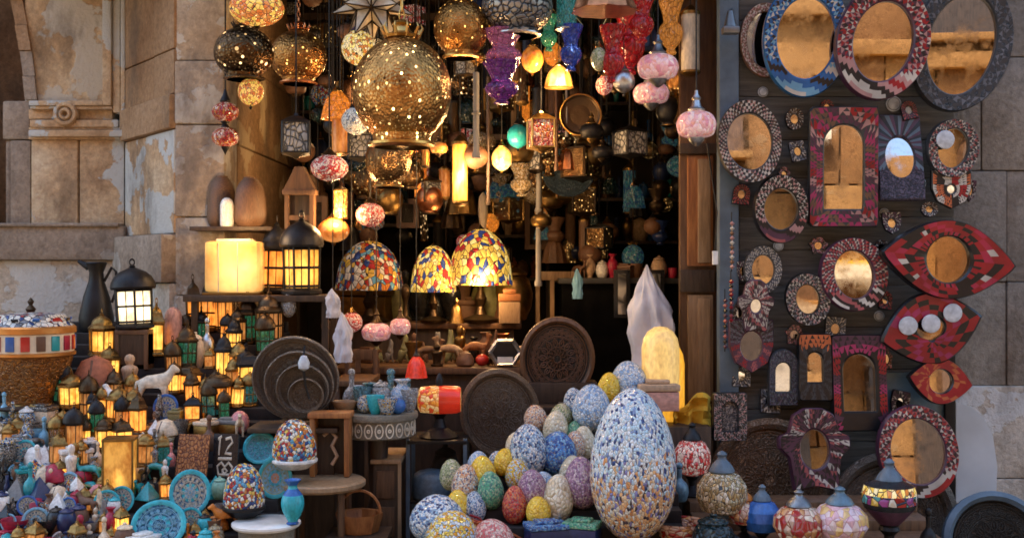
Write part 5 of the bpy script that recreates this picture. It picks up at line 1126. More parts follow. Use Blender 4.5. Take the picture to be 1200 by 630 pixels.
MB().lathe([(22 * s, 0), (24 * s, .006), (8 * s, 12 * s), (5 * s, 22 * s), (9 * s, 28 * s), (0, 28 * s)], 'black_iron', 24).build('foot', t)
mosaic('lamp_orange', [(.75, .28, .04), (.8, .42, .12), (.6, .06, .02), (.8, .5, .2)], 55., grout=(.45, .12, .02), emit=.1)
plain('lamp_red', (.55, .03, .012), .25, emit=.08)
MB().lathe([(10 * s, -25 * s), (15 * s, -22 * s), (17 * s, 0), (16 * s, 20 * s), (14 * s, 25 * s)], ['lamp_orange', 'lamp_orange', 'lamp_red', 'lamp_red'], 26).xf(Matrix.Translation((0, 0, 44 * s)) @ Matrix.Rotation(R(90), 4, 'Y')).build('shade', t)
MB().tube([(0, 0, 26 * s), (0, 0, 29 * s)], .02, 'black_iron').build('neck', t); MB().lathe([(4 * s, 60 * s), (5 * s, 66 * s), (2 * s, 74 * s), (0, 76 * s)], 'black_iron', 12).build('finial', t)
# big standing trays behind the eggs
for px, py, rx_, rz_, d, m_, rim, lb, tilt in ((586, 484, 47, 54, 5.04, 'tray_brown', 'tray_brown', 'brown engraved oval tray propped upright behind the eggs', -8), (653, 420, 44, 50, 5.3, 'carved_dark', 'brown_wood', 'black carved round tray with a wooden rim, higher up', 4)):
    s = d / F; t = thing('standing_tray', lb, 'tray', W(px, py, d), 'upright trays'); k_ = rz_ / rx_
    M = Matrix.Rotation(R(tilt), 4, 'Y') @ Matrix.Rotation(R(8), 4, 'X') @ Matrix.Scale(k_, 4, (0, 0, 1)) @ Matrix.Rotation(R(90), 4, 'X')
    MB().lathe([(0, .002), (rx_ * s * .82, .002), (rx_ * s * .85, .014), (rx_ * s * .85, -.01), (0, -.01)], m_, 48).xf(M).build('dish', t); q = MB(); engraved(q, rx_ * s * .82, M, 'dark_bronze', 'tray_grey' if px < 600 else 'brown_clay', 14); q.build('engraving', t); MB().lathe([(rx_ * s * .85, .012), (rx_ * s * .92, .024), (rx_ * s, .016), (rx_ * s, -.008), (rx_ * s * .85, -.012)], rim, 48, cap=False).xf(M).build('rim', t); LM.append((px, py, 'brown oval tray' if px < 600 else 'black carved tray'))
st = thing('tray_bench', 'low dark bench propping the two upright trays', 'bench', (.05, .2, 0)); MB().box((-.30, -.06, .70), (.42, .24, .735), 'dark_wood', .004).build('seat', st)
for x in (-.28, .36): MB().box((x, -.04, 0), (x + .04, .2, .699), 'dark_wood').build('leg', st)
MB().box((.0, .06, .736), (.34, .22, .83), 'dark_wood', .004).build('riser', st); MB().box((-.26, -.20, 0), (.12, -.07, .505), 'dark_wood', .004).build('step', st)
# ---- counter curios and table lamps deeper in
z1 = .874; z3 = 1.064
def on1(px, d, w_, h_, kind, a, label, cat, name, **kw): return put(kind, a, px, zpy(z1, d), w_, h_, d, label, cat, name, **kw)
def on2(px, d, w_, h_, kind, a, label, cat, name, **kw): return put(kind, a, px, zpy(z3, d), w_, h_, d, label, cat, name, **kw)
on2(433, 6.18, 80, 100, 'dome_lamp', ('mo_multi', 'dark_bronze'), 'wide mosaic dome table lamp of red, white and blue', 'lamp', 'table_lamp', group='mosaic table lamps', lm='wide mosaic dome lamp')
on2(508, 6.18, 54, 94, 'dome_lamp', ('mo_yellow_red', 'dark_bronze'), 'yellow leaf patterned table lamp between the two larger ones', 'lamp', 'table_lamp', group='mosaic table lamps', lm='yellow leaf lamp')
on2(563, 6.22, 76, 114, 'dome_lamp', ('mo_yellow_red', 'dark_bronze'), 'brightest yellow mosaic table lamp with red and blue spots', 'lamp', 'table_lamp', group='mosaic table lamps', lm='brightest yellow mosaic lamp')
on2(475, 6.1, 16, 46, 'pestle', ('dark_bronze',), 'dark turned candlestick behind the pink lamps', 'candlestick', 'candlestick'); on2(535, 6.1, 18, 30, 'bell', ('brass',), 'small brass bell between the yellow lamps', 'bell', 'brass_bell'); on2(597, 6.1, 24, 40, 'casket', ('pale_wood', 'orange_wood'), 'pale wooden box right of the yellow lamps', 'box', 'trinket_box', rz=5)
on2(566, 6.45, 22, 150, 'statuette', ('alabaster',), 'pale statue standing behind the brightest mosaic lamp', 'statue', 'statuette', lm='pale statue')
brown = ['brown_wood', 'orange_wood', 'cross_wood', 'dark_bronze', 'pale_wood', 'beige_clay']
for i, (px, d, w_, h_, kd, m_, lb) in enumerate(((500, 5.75, 38, 30, 'animal', 'cross_wood', 'dark wood camel at the left of the curio counter'), (528, 5.7, 40, 34, 'animal', 'pale_wood', 'pale wood camel in the middle of the counter'), (556, 5.78, 36, 36, 'animal', 'orange_wood', 'reddish wood camel under the brightest mosaic lamp'), (612, 5.76, 30, 30, 'animal', 'beige_clay', 'tan clay camel at the right end of the counter'))):
    on1(px, d, w_, h_, kd, ('camel', m_), lb, 'figurine', 'camel_figurine', group='carved camels', rz=[20, 160, 10, 190][i], lm=lb.split(' at')[0].split(' in')[0].split(' under')[0])
for i, (px, d, w_, h_, kd, a, lb, ct, nm) in enumerate(((545, 5.66, 26, 18, 'scarab', ('brown_clay', 'dark_clay'), 'brown scarab on the front edge of the counter', 'scarab', 'scarab'), (575, 5.68, 20, 26, 'cat', ('dark_bronze',), 'bronze cat on the counter below the mosaic lamps', 'figurine', 'cat_figurine'), (512, 5.66, 16, 26, 'statuette', ('dark_bronze',), 'small bronze statuette between the camels', 'figurine', 'statuette'), (590, 5.85, 22, 34, 'vase', ('copper',), 'copper vase behind the hexagonal mirror box', 'vase', 'vase'), (542, 5.9, 18, 40, 'bottle', ('brass',), 'brass bottle behind the pale wood camel', 'bottle', 'bottle'), (484, 5.9, 24, 24, 'bowl', ('old_brass',), 'old brass bowl behind the dark wood camel', 'bowl', 'brass_bowl'), (565, 5.66, 16, 14, 'ball', ('red_glaze',), 'red ball on the counter near the bronze cat', 'ornament', 'ball_ornament'), (630, 5.85, 22, 46, 'jar', ('brown_clay',), 'brown clay jar at the counter end near the chair', 'jar', 'lidded_jar'))):
    on1(px, d, w_, h_, kd, a, lb, ct, nm)
t = thing('hexagonal_box', 'open hexagonal box with pale edge and mirror base on the counter', 'box', Vector((W(592, 0, 5.62).x, .62, z1))); q = MB(); s = 5.62 / F
hx = [(18 * s * math.cos(PI / 3 * k), 17 * s + 16 * s * math.sin(PI / 3 * k)) for k in range(6)]
for k in range(6): q.tube([(hx[k][0], -.03, hx[k][1]), (hx[(k + 1) % 6][0], -.03, hx[(k + 1) % 6][1])], .010, 'silver', 4)
q.build('edge', t); MB().poly(hx, -.02, .05, 'black_stone').build('shell', t); MB().box((-9 * s, -.034, 5 * s), (9 * s, -.022, 12 * s), 'white_glaze').build('label_card', t)
# pink pendants and white bags at the left of the entrance
hang('turkish_lamp', ('pink_lit', 'dark_bronze'), 441, 384, 34, 44, 5.6, 'pink mosaic lamp hanging low beneath the wide mosaic dome', lm='low pink lamp', group='low hanging pink lamps')
hang('turkish_lamp', ('pink_lit', 'dark_bronze'), 469, 378, 24, 40, 5.6, 'smaller pink lamp just right of the low pink lamp', group='low hanging pink lamps')
hang('globe_lamp', ('mo_redpink', 'old_brass'), 412, 376, 26, 34, 5.6, 'red and white banded lamp hanging left of the low pink lamp')
hang('bell_lamp', ('lamp_red', 'black_iron'), 488, 425, 26, 34, 5.2, 'red and yellow glass cup lamp hanging over the blue table', lm='red cup lamp')
plain('plastic_white', (.60, .60, .66), .32, var=.3, scale=7., spec=.6, bmp=.15); MATS['plastic_white'].node_tree.nodes['Principled BSDF'].inputs['Transmission Weight'].default_value = .15; MATS['plastic_white'].node_tree.nodes['Principled BSDF'].inputs['IOR'].default_value = 1.06
def bag(t, h, w, seedv, name='wrap', tip=.5):
    rg = random.Random(seedv); b = MB(); n = 44; rows = 30; vs = []; fs = []
    ph = [rg.uniform(0, 6.3) for _ in range(6)]
    for j in range(rows + 1):
        z = j / rows; u = z * 6; kk = min(5, int(u)); pf = [.86, .98, .84, .94, .88, .44, .0]; r = w * .5 * (pf[kk] + (pf[kk + 1] - pf[kk]) * (u - kk)) + .002
        for k in range(n):
            a = 2 * PI * k / n; q = 1 + .10 * math.sin(3 * a + 5 * z + ph[1]) + .09 * math.sin(7 * a - 6 * z + ph[2]) + .08 * math.sin(10 * a + 5 * z + 1.5 * math.sin(6 * z + ph[0]) + ph[3]) * (.4 + z) + .05 * math.sin(4 * a - 17 * z + ph[5]) + .03 * math.sin(9 * a + 31 * z + ph[2]) + rg.uniform(-.022, .022)
            vs.append((math.cos(a) * r * q + w * .08 * math.sin(4 * z + ph[4]) * z, math.sin(a) * r * q, z * h + rg.uniform(-.006, .006) * h))
    for j in range(rows):
        for k in range(n): k2 = (k + 1) % n; fs.append((j * n + k, j * n + k2, (j + 1) * n + k2, (j + 1) * n + k))
    b.add(vs, fs, 'plastic_white', True); return b.build(name, t, angle=55)
s = 5.3 / F; t = thing('wrapped_statue', 'statue wrapped in white plastic with a pointed top', 'statue', W(762, 470, 5.3)); LM.append((762, 360, 'plastic wrapped statue')); bag(t, 160 * s, 52 * s, 4, tip=.42); MB().lathe([(20 * s, -t.location.z), (22 * s, 0), (14 * s, 30 * s), (17 * s, 60 * s), (12 * s, 84 * s), (7 * s, 92 * s), (10 * s, 104 * s), (8 * s, 116 * s), (0, 122 * s)], 'dusty_pink', 18).build('figure', t)
for px, y0, y1, w_, d, sd, lb in ((390, 338, 372, 16, 5.25, 8, 'white plastic bag hanging beside the largest black lantern'), (402, 366, 424, 20, 5.2, 9, 'long white plastic bag hanging above the carved round table')):
    s = d / F; t = thing('plastic_bag', lb, 'bag', W(px, y1, d), 'white plastic bags'); bag(t, (y1 - y0) * s, w_ * s, sd, 'film', .4); MB().tube([(0, 0, (y1 - y0) * s), (0, 0, 2.88 - t.location.z)], .002, 'cord').build('cord', t)
# wooden chair frame deep in the entrance and a folding seat by the counter
def chair(px, d, w_, y0, y1, z0, label, m_):
    s = d / F; t = thing('wooden_chair', label, 'chair', (W(px, 0, d).x, CY + d, z0), 'wooden chairs'); hw = w_ * s / 2; za = W(0, y0, d).z - z0; zb = W(0, y1, d).z - z0
    for x in (-hw, hw):
        MB().box((x - .012, .16, 0), (x + .012, .185, za), m_, .003).build('leg', t); MB().box((x - .012, -.16, 0), (x + .012, -.135, zb), m_, .003).build('leg', t)
    MB().box((-hw - .02, -.18, zb), (hw + .02, .19, zb + .025), m_, .004).build('seat', t); MB().box((-hw + .013, .163, za - .05), (hw - .013, .18, za), m_, .003).box((-.03, .166, zb + .03), (-.005, .178, za - .05), m_).box((.06, .166, zb + .03), (.085, .178, za - .05), m_).build('backrest', t); return t
chair(652, 6.3, 42, 318, 392, 0, 'pale wooden chair frame standing deep in the entrance', 'pale_wood'); LM.append((652, 345, 'pale wooden chair'))
t = thing('cloth_rag', 'bright blue rag hanging from the chair back', 'rag', W(677, 350, 6.1)); bag(t, .16, .05, 21, 'cloth'); t.scale.y = .35; t.children[0].data.materials[0] = MATS['light_blue']
chair(418, 5.35, 34, 412, 448, 0, 'brown wooden folding chair behind the blue crystal table', 'brown_wood')
# ---- the eggs
GE = 'coloured eggs on the stand'
put('egg', ('eg_big',), 742, 628, 102, 180, SE, 'giant mosaic egg, pale blue above and orange below', 'egg', 'ornamental_egg', lm='giant mosaic egg')
for px, py, w_, h_, m_, lb, lm in (
    (652, 606, 38, 58, 'eg_cream', 'cream crackled egg standing foremost left of the giant egg', 'foremost cream egg'), (603, 612, 30, 46, 'eg_red', 'bright red egg at the front of the egg row', 'red egg'),
    (577, 601, 31, 46, 'eg_green', 'green egg left of the red one', 'green egg'), (567, 584, 32, 44, 'eg_yellow', 'plain yellow egg above the green one', 'front yellow egg'),
    (592, 564, 28, 34, 'eg_yellow', 'smaller yellow egg behind the front yellow one', 'smaller yellow egg'), (545, 590, 35, 50, 'eg_speck', 'orange speckled egg at the left end of the front row', 'left speckled egg'),
    (529, 572, 28, 38, 'eg_olive', 'pale olive egg at the far left of the eggs', 'far left olive egg'), (560, 558, 26, 30, 'eg_pale', 'small pale blue egg behind the front yellow one', None),
    (583, 550, 24, 28, 'eg_whiteblue', 'small blue and white egg nearest the brown oval tray', None), (625, 600, 36, 48, 'eg_mauve', 'dull mauve egg between the red and cream ones', 'dull mauve egg'),
    (620, 560, 46, 62, 'eg_whiteblue', 'white egg with blue specks in the middle of the heap', 'white speckled egg'), (651, 556, 46, 52, 'eg_blue', 'deep blue egg in the middle of the heap', 'deep blue egg'),
    (684, 596, 42, 62, 'eg_mauve', 'larger mauve egg touching the giant egg', 'larger mauve egg'), (649, 520, 30, 40, 'eg_cream', 'small cream egg above the deep blue one', None),
    (629, 512, 28, 32, 'eg_speck', 'orange speckled egg at the top left of the heap', 'upper speckled egg'), (657, 502, 28, 32, 'eg_olive', 'olive egg at the top of the heap', None),
    (685, 536, 27, 40, 'eg_cream', 'pale yellow egg right of the deep blue one', None), (693, 508, 46, 56, 'eg_pale', 'large pale blue egg left of the giant egg top', 'large pale blue egg'),
    (712, 474, 27, 38, 'eg_yellow', 'yellow egg highest up against the giant egg', 'highest yellow egg'), (740, 468, 44, 50, 'eg_pale', 'blue grey egg behind the top of the giant egg', None),
    (672, 520, 20, 28, 'eg_green', 'small green egg between the cream ones', None), (513, 640, 66, 58, 'eg_whiteblue', 'fat white and blue egg at the bottom left of the eggs', 'fat white egg'),
    (527, 668, 64, 62, 'eg_yellowwhite', 'fat yellow egg cut by the bottom edge', 'fat yellow egg'), (608, 582, 30, 40, 'eg_yellowwhite', 'yellow and white egg between the white speckled and red ones', None), (556, 606, 28, 38, 'eg_whiteblue', 'small white speckled egg in front of the orange speckled one', None), (640, 586, 32, 42, 'eg_pale', 'light blue egg behind the foremost cream egg', None), (668, 574, 30, 42, 'eg_cream', 'cream egg tucked between the deep blue and mauve ones', None), (606, 548, 26, 34, 'eg_cream', 'small cream egg at the left of the white speckled one', None), (672, 546, 26, 36, 'eg_speck', 'speckled orange egg right beside the deep blue one', None), (632, 624, 30, 36, 'eg_yellow', 'bright yellow egg low between the red and cream ones', None), (675, 492, 26, 36, 'eg_whiteblue', 'small white egg left of the large pale blue one', None), (536, 606, 30, 40, 'eg_yellow', 'yellow egg at the left below the speckled one', None), (579, 664, 54, 52, 'eg_pink', 'fat pink egg cut by the bottom edge', 'fat pink egg')):
    rnd = random.uniform(-7, 7)
    put('egg', (m_,), px, py, w_, h_, SE, lb, 'egg', 'ornamental_egg', GE, ry=rnd, rx=random.uniform(-6, 4), lm=lm)
loc, d = SE.at(560, 632); s = d / F; t = thing('strap_bundle', 'bundle of red and orange leather straps between the bottom eggs', 'straps', loc); b = MB(); rg = random.Random(2)
for k in range(16):
    x0 = rg.uniform(-36, 0); b.tube([((x0 + q * rg.uniform(9, 13)) * s, rg.uniform(-.03, .03), (26 - q * 6 + rg.uniform(-3, 6)) * s) for q in range(6)], .0045, ['orange_tile', 'terracotta', 'red_tile', 'orange'][k % 4], 5)
b.build('straps', t)
put('casket', ('navy', 'eg_blue'), 640, 636, 46, 28, SE, 'dark blue trinket box at the foot of the cream egg', 'box', 'trinket_box', rz=15); put('casket', ('navy', 'eg_green'), 682, 636, 40, 30, SE, 'dark green and navy box at the foot of the mauve egg', 'box', 'trinket_box', rz=-20)
# cream lamp and yellow cloths behind the giant egg
plain('alabaster_lit', (.88, .50, .16), .3, emit=.13)
put('capsule', ('alabaster_lit',), 774, 470, 44, 88, 4.98, 'tall rounded yellow cream alabaster lamp by the wrapped statue', 'lamp', 'alabaster_lamp', lm='cream alabaster lamp')
plain('yellow_lit', (.85, .36, .03), .4, emit=.22)
put('capsule', ('yellow_lit',), 784, 492, 36, 92, 5.05, 'orange yellow glowing lamp just behind the cream alabaster one', 'lamp', 'alabaster_lamp')
put('casket', ('dusty_pink', 'beige_clay'), 770, 480, 46, 36, 4.9, 'tan pink stone block under the cream alabaster lamp', 'block', 'stone_block', rz=5)
pd = thing('side_pedestal', 'dark pedestal behind the giant egg carrying the alabaster lamps', 'pedestal', Vector((W(780, 0, 5.0).x, .0, 0))); MB().box((-.12, -.16, 0), (.17, .10, W(0, 494, 5.0).z), 'dark_wood', .004).build('body', pd)
t = thing('yellow_cloth', 'crumpled bright yellow cloth beside the door leaf', 'cloth', W(812, 500, 4.95)); rg = random.Random(6); n = 9; vs = []; fs = []
for i in range(n):
    for j in range(n): vs.append(((i / (n - 1) - .5) * .16, rg.uniform(-.02, .02) + .02 * math.sin(i * 1.7), (j / (n - 1)) * .15 * (.75 + .25 * math.cos((i - 6) * .6))))
for i in range(n - 1):
    for j in range(n - 1): fs.append((i * n + j, (i + 1) * n + j, (i + 1) * n + j + 1, i * n + j + 1))
plain('yellow_fabric', (.78, .42, .03), .8, emit=0); o = MB().add(vs, fs, 'yellow_fabric', True).build('fabric', t); sd_ = o.modifiers.new('Solidify', 'SOLIDIFY'); sd_.thickness = .006
MB().box((-.09, .03, -t.location.z), (.09, .05, .0), 'dark_wood').build('backing', t)
# ---- trays and lamps at the lower right
for px, py, r, d, m_, lb, lean_, rot in ((903, 562, 72, 4.98, 'tray_copper', 'big copper brown tray leaning under the hand mirror', 10, 0), (1046, 606, 76, 4.9, 'tray_grey', 'grey brown tray leaning below the big oval mirror', 12, 0), (1168, 640, 64, 4.75, 'carved_dark', 'round black tray at the lower right corner', 20, 0)):
    s = d / F; t = thing('leaning_tray', lb, 'tray', W(px, py, d), 'big trays at the right')
    M = Matrix.Rotation(R(-lean_), 4, 'X') @ Matrix.Rotation(R(90), 4, 'X'); q = MB(); engraved(q, r * s * .80, M, 'dark_bronze', m_, 16); q.build('engraving', t); rm = {'tray_copper': 'tray_copper', 'tray_grey': 'tray_grey', 'carved_dark': 'slate_blue'}[m_]
    MB().lathe([(0, 0), (r * s * .80, 0), (r * s * .83, .02), (r * s * .83, -.012), (0, -.012)], m_, 56).xf(M).build('dish', t); MB().lathe([(r * s * .83, .018), (r * s * .90, .034), (r * s, .024), (r * s, -.006), (r * s * .83, -.012)], rm, 56, cap=False).xf(M).build('rim', t); LM.append((px, py, lb.split(' leaning')[0].split(' at')[0]))
def rlamp(px, py, w_, h_, shade, cap, label, base='black_iron', shape=0, lm=None, where=SR):
    loc, d = where.at(px, py) if hasattr(where, 'at') else (W(px, py, where), where)
    s = d / F; t = thing('mosaic_lamp', label, 'lamp', loc, 'mosaic lamps at the lower right'); t.scale = (w_ * s, w_ * s, h_ * s); t.rotation_euler.z = random.uniform(0, 6)
    pr = [[(.18, .24), (.40, .28), (.5, .40), (.48, .52), (.34, .62), (.18, .66)], [(.08, .20), (.2, .28), (.46, .42), (.5, .47), (.5, .55), (.46, .62), (.2, .68)]][shape]
    MB().lathe(pr, shade if not shape else ['black_stone', 'plum_tile', 'black_stone', 'mo_stripe', 'mo_yellow', 'black_stone'], 30).build('shade', t); MB().lathe([(.22, .64), (.25, .66)] + dens([(.24, .675), (.19, .72), (.10, .77), (.08, .80), (.10, .825), (.05, .85), (.0, .86)], 3), cap, 22).build('cap', t)
    MB().lathe([(.36, 0), (.38, .02), (.2, .05), (.08, .12), (.1, .18), (.2, .23), (.17, .26), (0, .26)], base, 20).build('foot', t)
    if lm: LM.append((px, py - h_ * .5, lm))
mosaic('mo_rb', [(.65, .45, .35), Rd, (.75, .6, .45), (.6, .3, .12)], 8., grout=(.3, .1, .06)); mosaic('mo_stripe', [Bl, Yl, Rd, (.1, .35, .35), Wt, (.3, .05, .2)], 9., st=(.8, .8, 1.4))
mosaic('mo_pinkwhite', [(.72, .45, .5), (.78, .62, .6), (.75, .5, .2), (.7, .55, .6)], 8., grout=(.5, .25, .28), gw=.03)
rlamp(811, 568, 44, 100, 'mo_redpink', 'black_iron', 'red and white patterned lamp right beside the giant egg', lm='red and white lamp by the egg'); rlamp(846, 632, 60, 120, 'mo_cream', 'slate_blue', 'cream and gold mosaic lamp with a dark blue cap', 'slate_blue', lm='cream and gold lamp')
rlamp(893, 640, 44, 92, 'blue_glaze', 'slate_blue', 'lamp with plain blue middle between the cream and red ones', lm='plain blue lamp'); rlamp(872, 632, 44, 70, 'mo_rb', 'orange', 'small orange pink lamp behind the plain blue one'); rlamp(936, 656, 60, 96, 'mo_rb', 'grey_tin', 'red and cream mosaic lamp with a grey cap', lm='red and cream lamp')
rlamp(984, 664, 66, 100, 'mo_pinkwhite', 'steel_blue', 'pink and white glass lamp with a blue grey cap at the bottom edge', lm='pink and white lamp'); rlamp(1042, 650, 62, 132, 'mo_stripe', 'slate_blue', 'dark lamp banded with yellow, blue and red beads', shape=1, lm='dark banded lamp')
put('bowl', ('mo_rb',), 797, 640, 62, 36, SR, 'brown patterned bowl at the foot of the giant egg', 'bowl', 'patterned_bowl', lm='brown patterned bowl'); put('jar', ('dark_teal',), 836, 668, 50, 54, SR, 'dark teal glass jar at the bottom edge below the cream lamp', 'jar', 'lidded_jar'); put('bottle', ('steel_blue',), 796, 590, 22, 46, SR, 'grey blue bottle between the giant egg and the cream lamp', 'bottle', 'bottle'); put('bottle', ('black_iron',), 1088, 650, 20, 56, SR, 'black bottle standing beside the dark banded lamp', 'bottle', 'bottle')

# ------------------------------------------------------------------ small stock, described by what it stands next to
def near(desc, px, py, most=3):
    o = sorted(LM, key=lambda l: (l[0] - px) ** 2 + (l[1] - py) ** 2)
    def rel(l):
        dx, dy = px - l[0], py - l[1]
        if abs(dx) > abs(dy) * .8: return ('right of the ' if dx > 0 else 'left of the ') + l[2]
        return ('below the ' if dy > 0 else 'above the ') + l[2]
    for l in o[:4]:
        q = f'{desc} {rel(l)}'
        if q not in USED and len(q.split()) <= 16: return q
    for l in o[:5]:
        for l2 in o[:6]:
            if l2 is l: continue
            q = f'{desc} {rel(l)}, {rel(l2)}'
            if q not in USED and len(q.split()) <= 16: return q
    return None
COLS = [('blue patterned', 'mo_whiteblue'), ('multicoloured', 'mo_multi'), ('teal patterned', 'plate_blue'), ('gold patterned', 'mo_cream'), ('engraved grey', 'silver_lace'), ('white', 'white_glaze'), ('cream', 'cream_glaze'), ('tan', 'beige_clay'), ('rust brown', 'terracotta'), ('dark brown', 'brown_clay'), ('black', 'black_stone'), ('teal', 'teal_glaze'), ('turquoise', 'turquoise'), ('blue', 'blue_glaze'), ('pale blue', 'light_blue'), ('navy', 'navy'), ('red', 'red_glaze'), ('crimson', 'crimson'), ('orange', 'orange'), ('pink', 'pink'), ('grey', 'grey_stone'), ('silver', 'silver'), ('brass', 'old_brass'), ('olive', 'olive'), ('mint green', 'mint'), ('purple', 'purple'), ('alabaster', 'alabaster')]
KINDS = [('pyramid', 'pyramid', 'ornament', 'pyramid_ornament', 1.0, .9), ('cat', 'cat figurine', 'figurine', 'cat_figurine', .8, 1.2), ('camel', 'camel figurine', 'figurine', 'camel_figurine', 1.3, 1.0), ('vase', 'vase', 'vase', 'vase', .6, 1.2), ('jar2', 'lidded jar', 'jar', 'lidded_jar', .8, 1.1), ('bowl', 'bowl', 'bowl', 'bowl', 1.1, .6), ('casket', 'trinket box', 'box', 'trinket_box', 1.1, .75), ('statuette', 'statuette', 'figurine', 'statuette', .5, 1.4), ('bottle', 'bottle', 'bottle', 'bottle', .5, 1.35), ('scarab', 'scarab', 'scarab', 'scarab', 1.1, .7), ('cup', 'cup', 'cup', 'cup', .7, .7), ('plate', 'little plate', 'plate', 'painted_plate', 1.0, 1.0), ('horse', 'horse figurine', 'figurine', 'horse_figurine', 1.2, 1.1), ('lant', 'little lantern', 'lantern', 'metal_lantern', .75, 1.35)]
KW = [6, 7, 8, 10, 10, 8, 9, 3, 7, 7, 6, 8, 4, 16]
zones = [  # x0, y0, x1, y1, palette weights by colour word
    (0, 488, 110, 560, ['blue patterned', 'engraved grey', 'pale blue', 'white', 'grey', 'silver', 'black', 'tan', 'blue patterned', 'brass', 'cream', 'white', 'black']), (0, 560, 110, 660, ['white', 'teal', 'navy', 'dark brown', 'grey', 'crimson', 'black', 'blue patterned', 'cream', 'engraved grey', 'multicoloured', 'white']),
    (95, 430, 230, 520, ['white', 'cream', 'olive', 'gold patterned', 'grey', 'brass', 'black', 'dark brown', 'engraved grey']), (110, 520, 230, 600, ['teal', 'white', 'cream', 'pink', 'black', 'gold patterned', 'alabaster', 'blue patterned', 'dark brown']),
    (205, 398, 330, 450, ['brass', 'dark brown', 'black', 'tan']), (60, 600, 260, 660, ['white', 'crimson', 'grey', 'turquoise', 'orange', 'black', 'cream', 'gold patterned', 'dark brown']), (200, 440, 310, 540, ['grey', 'black', 'silver', 'tan', 'dark brown', 'cream', 'white', 'brass']), (230, 540, 300, 640, ['black', 'white', 'mint green', 'teal', 'orange', 'tan', 'grey', 'cream'])]
rg = random.Random(44); n_ = 0; base = [((a + c) / 2, d_) for a, b, c, d_ in RECT]
for _ in range(900):
    zx0, zy0, zx1, zy1 = rg.choice([(204, 400, 318, 500), (204, 400, 318, 500), (92, 440, 205, 512), (64, 470, 130, 540)]); px, py = rg.uniform(zx0, zx1), rg.uniform(zy0, zy1); h_ = rg.uniform(38, 60); w_ = h_ * rg.uniform(.38, .5)
    if any(abs(px - x) < 12 and abs(py - y) < 9 for x, y in base) or n_ >= 34: continue
    if 130 < px < 206 and 425 < py - h_ * .5 < 475 and py > 480: continue
    gm, gw_ = rg.choice([('glow_amber', 'amber'), ('glow_dim', 'dull brown'), ('glow_yellow', 'yellow'), ('glow_dim', 'dull brown'), ('teal_glass', 'teal'), ('green_glass', 'green'), ('clear_glass', 'clear')]); fm, fw_ = rg.choice([('dark_bronze', 'bronze'), ('old_brass', 'brass'), ('black_iron', 'black')])
    lb = near(f'slim {fw_} lantern with {gw_} panes', px, py - h_ / 2)
    if lb: lan(px, py, w_, h_, SL, lb, rg.choice([4, 6, 6, 8]), fm, gm, rg.random() < .5, int(rg.random() < .4)); base.append((px, py)); n_ += 1
rg = random.Random(11); CM = dict(COLS); taken = list(RECT); nsmall = 0
for (x0, y0, x1, y1, pal) in zones:
    y = y0 + 8.
    while y < y1:
        x = x0 + rg.uniform(0, 10)
        while x < x1:
            px, py = x + rg.uniform(-3, 3), y + rg.uniform(-4, 4); x += rg.uniform(9, 14)
            sz = rg.uniform(19, 33)
            if any(a - 2 < px < c + 2 and b + 4 < py < d_ + 7 for a, b, c, d_ in RECT if (c - a) > 20): continue
            if any(abs(px - (a + c) / 2) < 7 and abs(py - d_) < 5 for a, b, c, d_ in taken): continue
            kd, word, cat, nm, fw, fh = rg.choices(KINDS, KW)[0]; cw = rg.choice(pal)
            if kd == 'lant': a, k2, cw2 = (rg.choice([4, 6]), 'old_brass', rg.choice(['glow_amber', 'glow_yellow', 'glow_dim', 'glow_dim', 'glow_dim', 'teal_glass', 'clear_glass']), False, 0), 'lantern', 'brass'
            elif kd in ('camel', 'horse'): a, k2, cw2 = (kd, CM[cw]), 'animal', cw
            elif kd == 'jar2': c2 = rg.choice(pal); a, k2, cw2 = (CM[cw], CM[c2]), kd, (cw + ' and ' + c2 if c2 != cw else cw)
            elif kd == 'casket': c2 = rg.choice(pal); a, k2, cw2 = (CM[cw], CM[c2]), kd, (cw + ' and ' + c2 if c2 != cw else cw)
            elif kd == 'plate': c2 = rg.choice(['turquoise', 'white', 'blue', 'pale blue']); a, k2, cw2 = ('plate_pattern', CM[c2]), kd, c2 + ' rimmed'
            elif kd == 'scarab': a, k2, cw2 = (CM[cw], 'dark_clay'), kd, cw
            else: a, k2, cw2 = (CM[cw],), kd, cw
            lb = near(f'small {cw2} {word}', px, py - sz / 2)
            if lb is None: continue
            n0 = len(RECT)
            put(k2, a, px, py, sz * fw, sz * fh, SL, lb, cat, nm, 'small souvenirs on the left stand', rz=rg.uniform(0, 360) if kd not in ('plate',) else rg.uniform(-20, 20), rx=-12 if kd == 'plate' else 0)
            taken.append(RECT.pop()); nsmall += 1
        y += rg.uniform(10, 13)
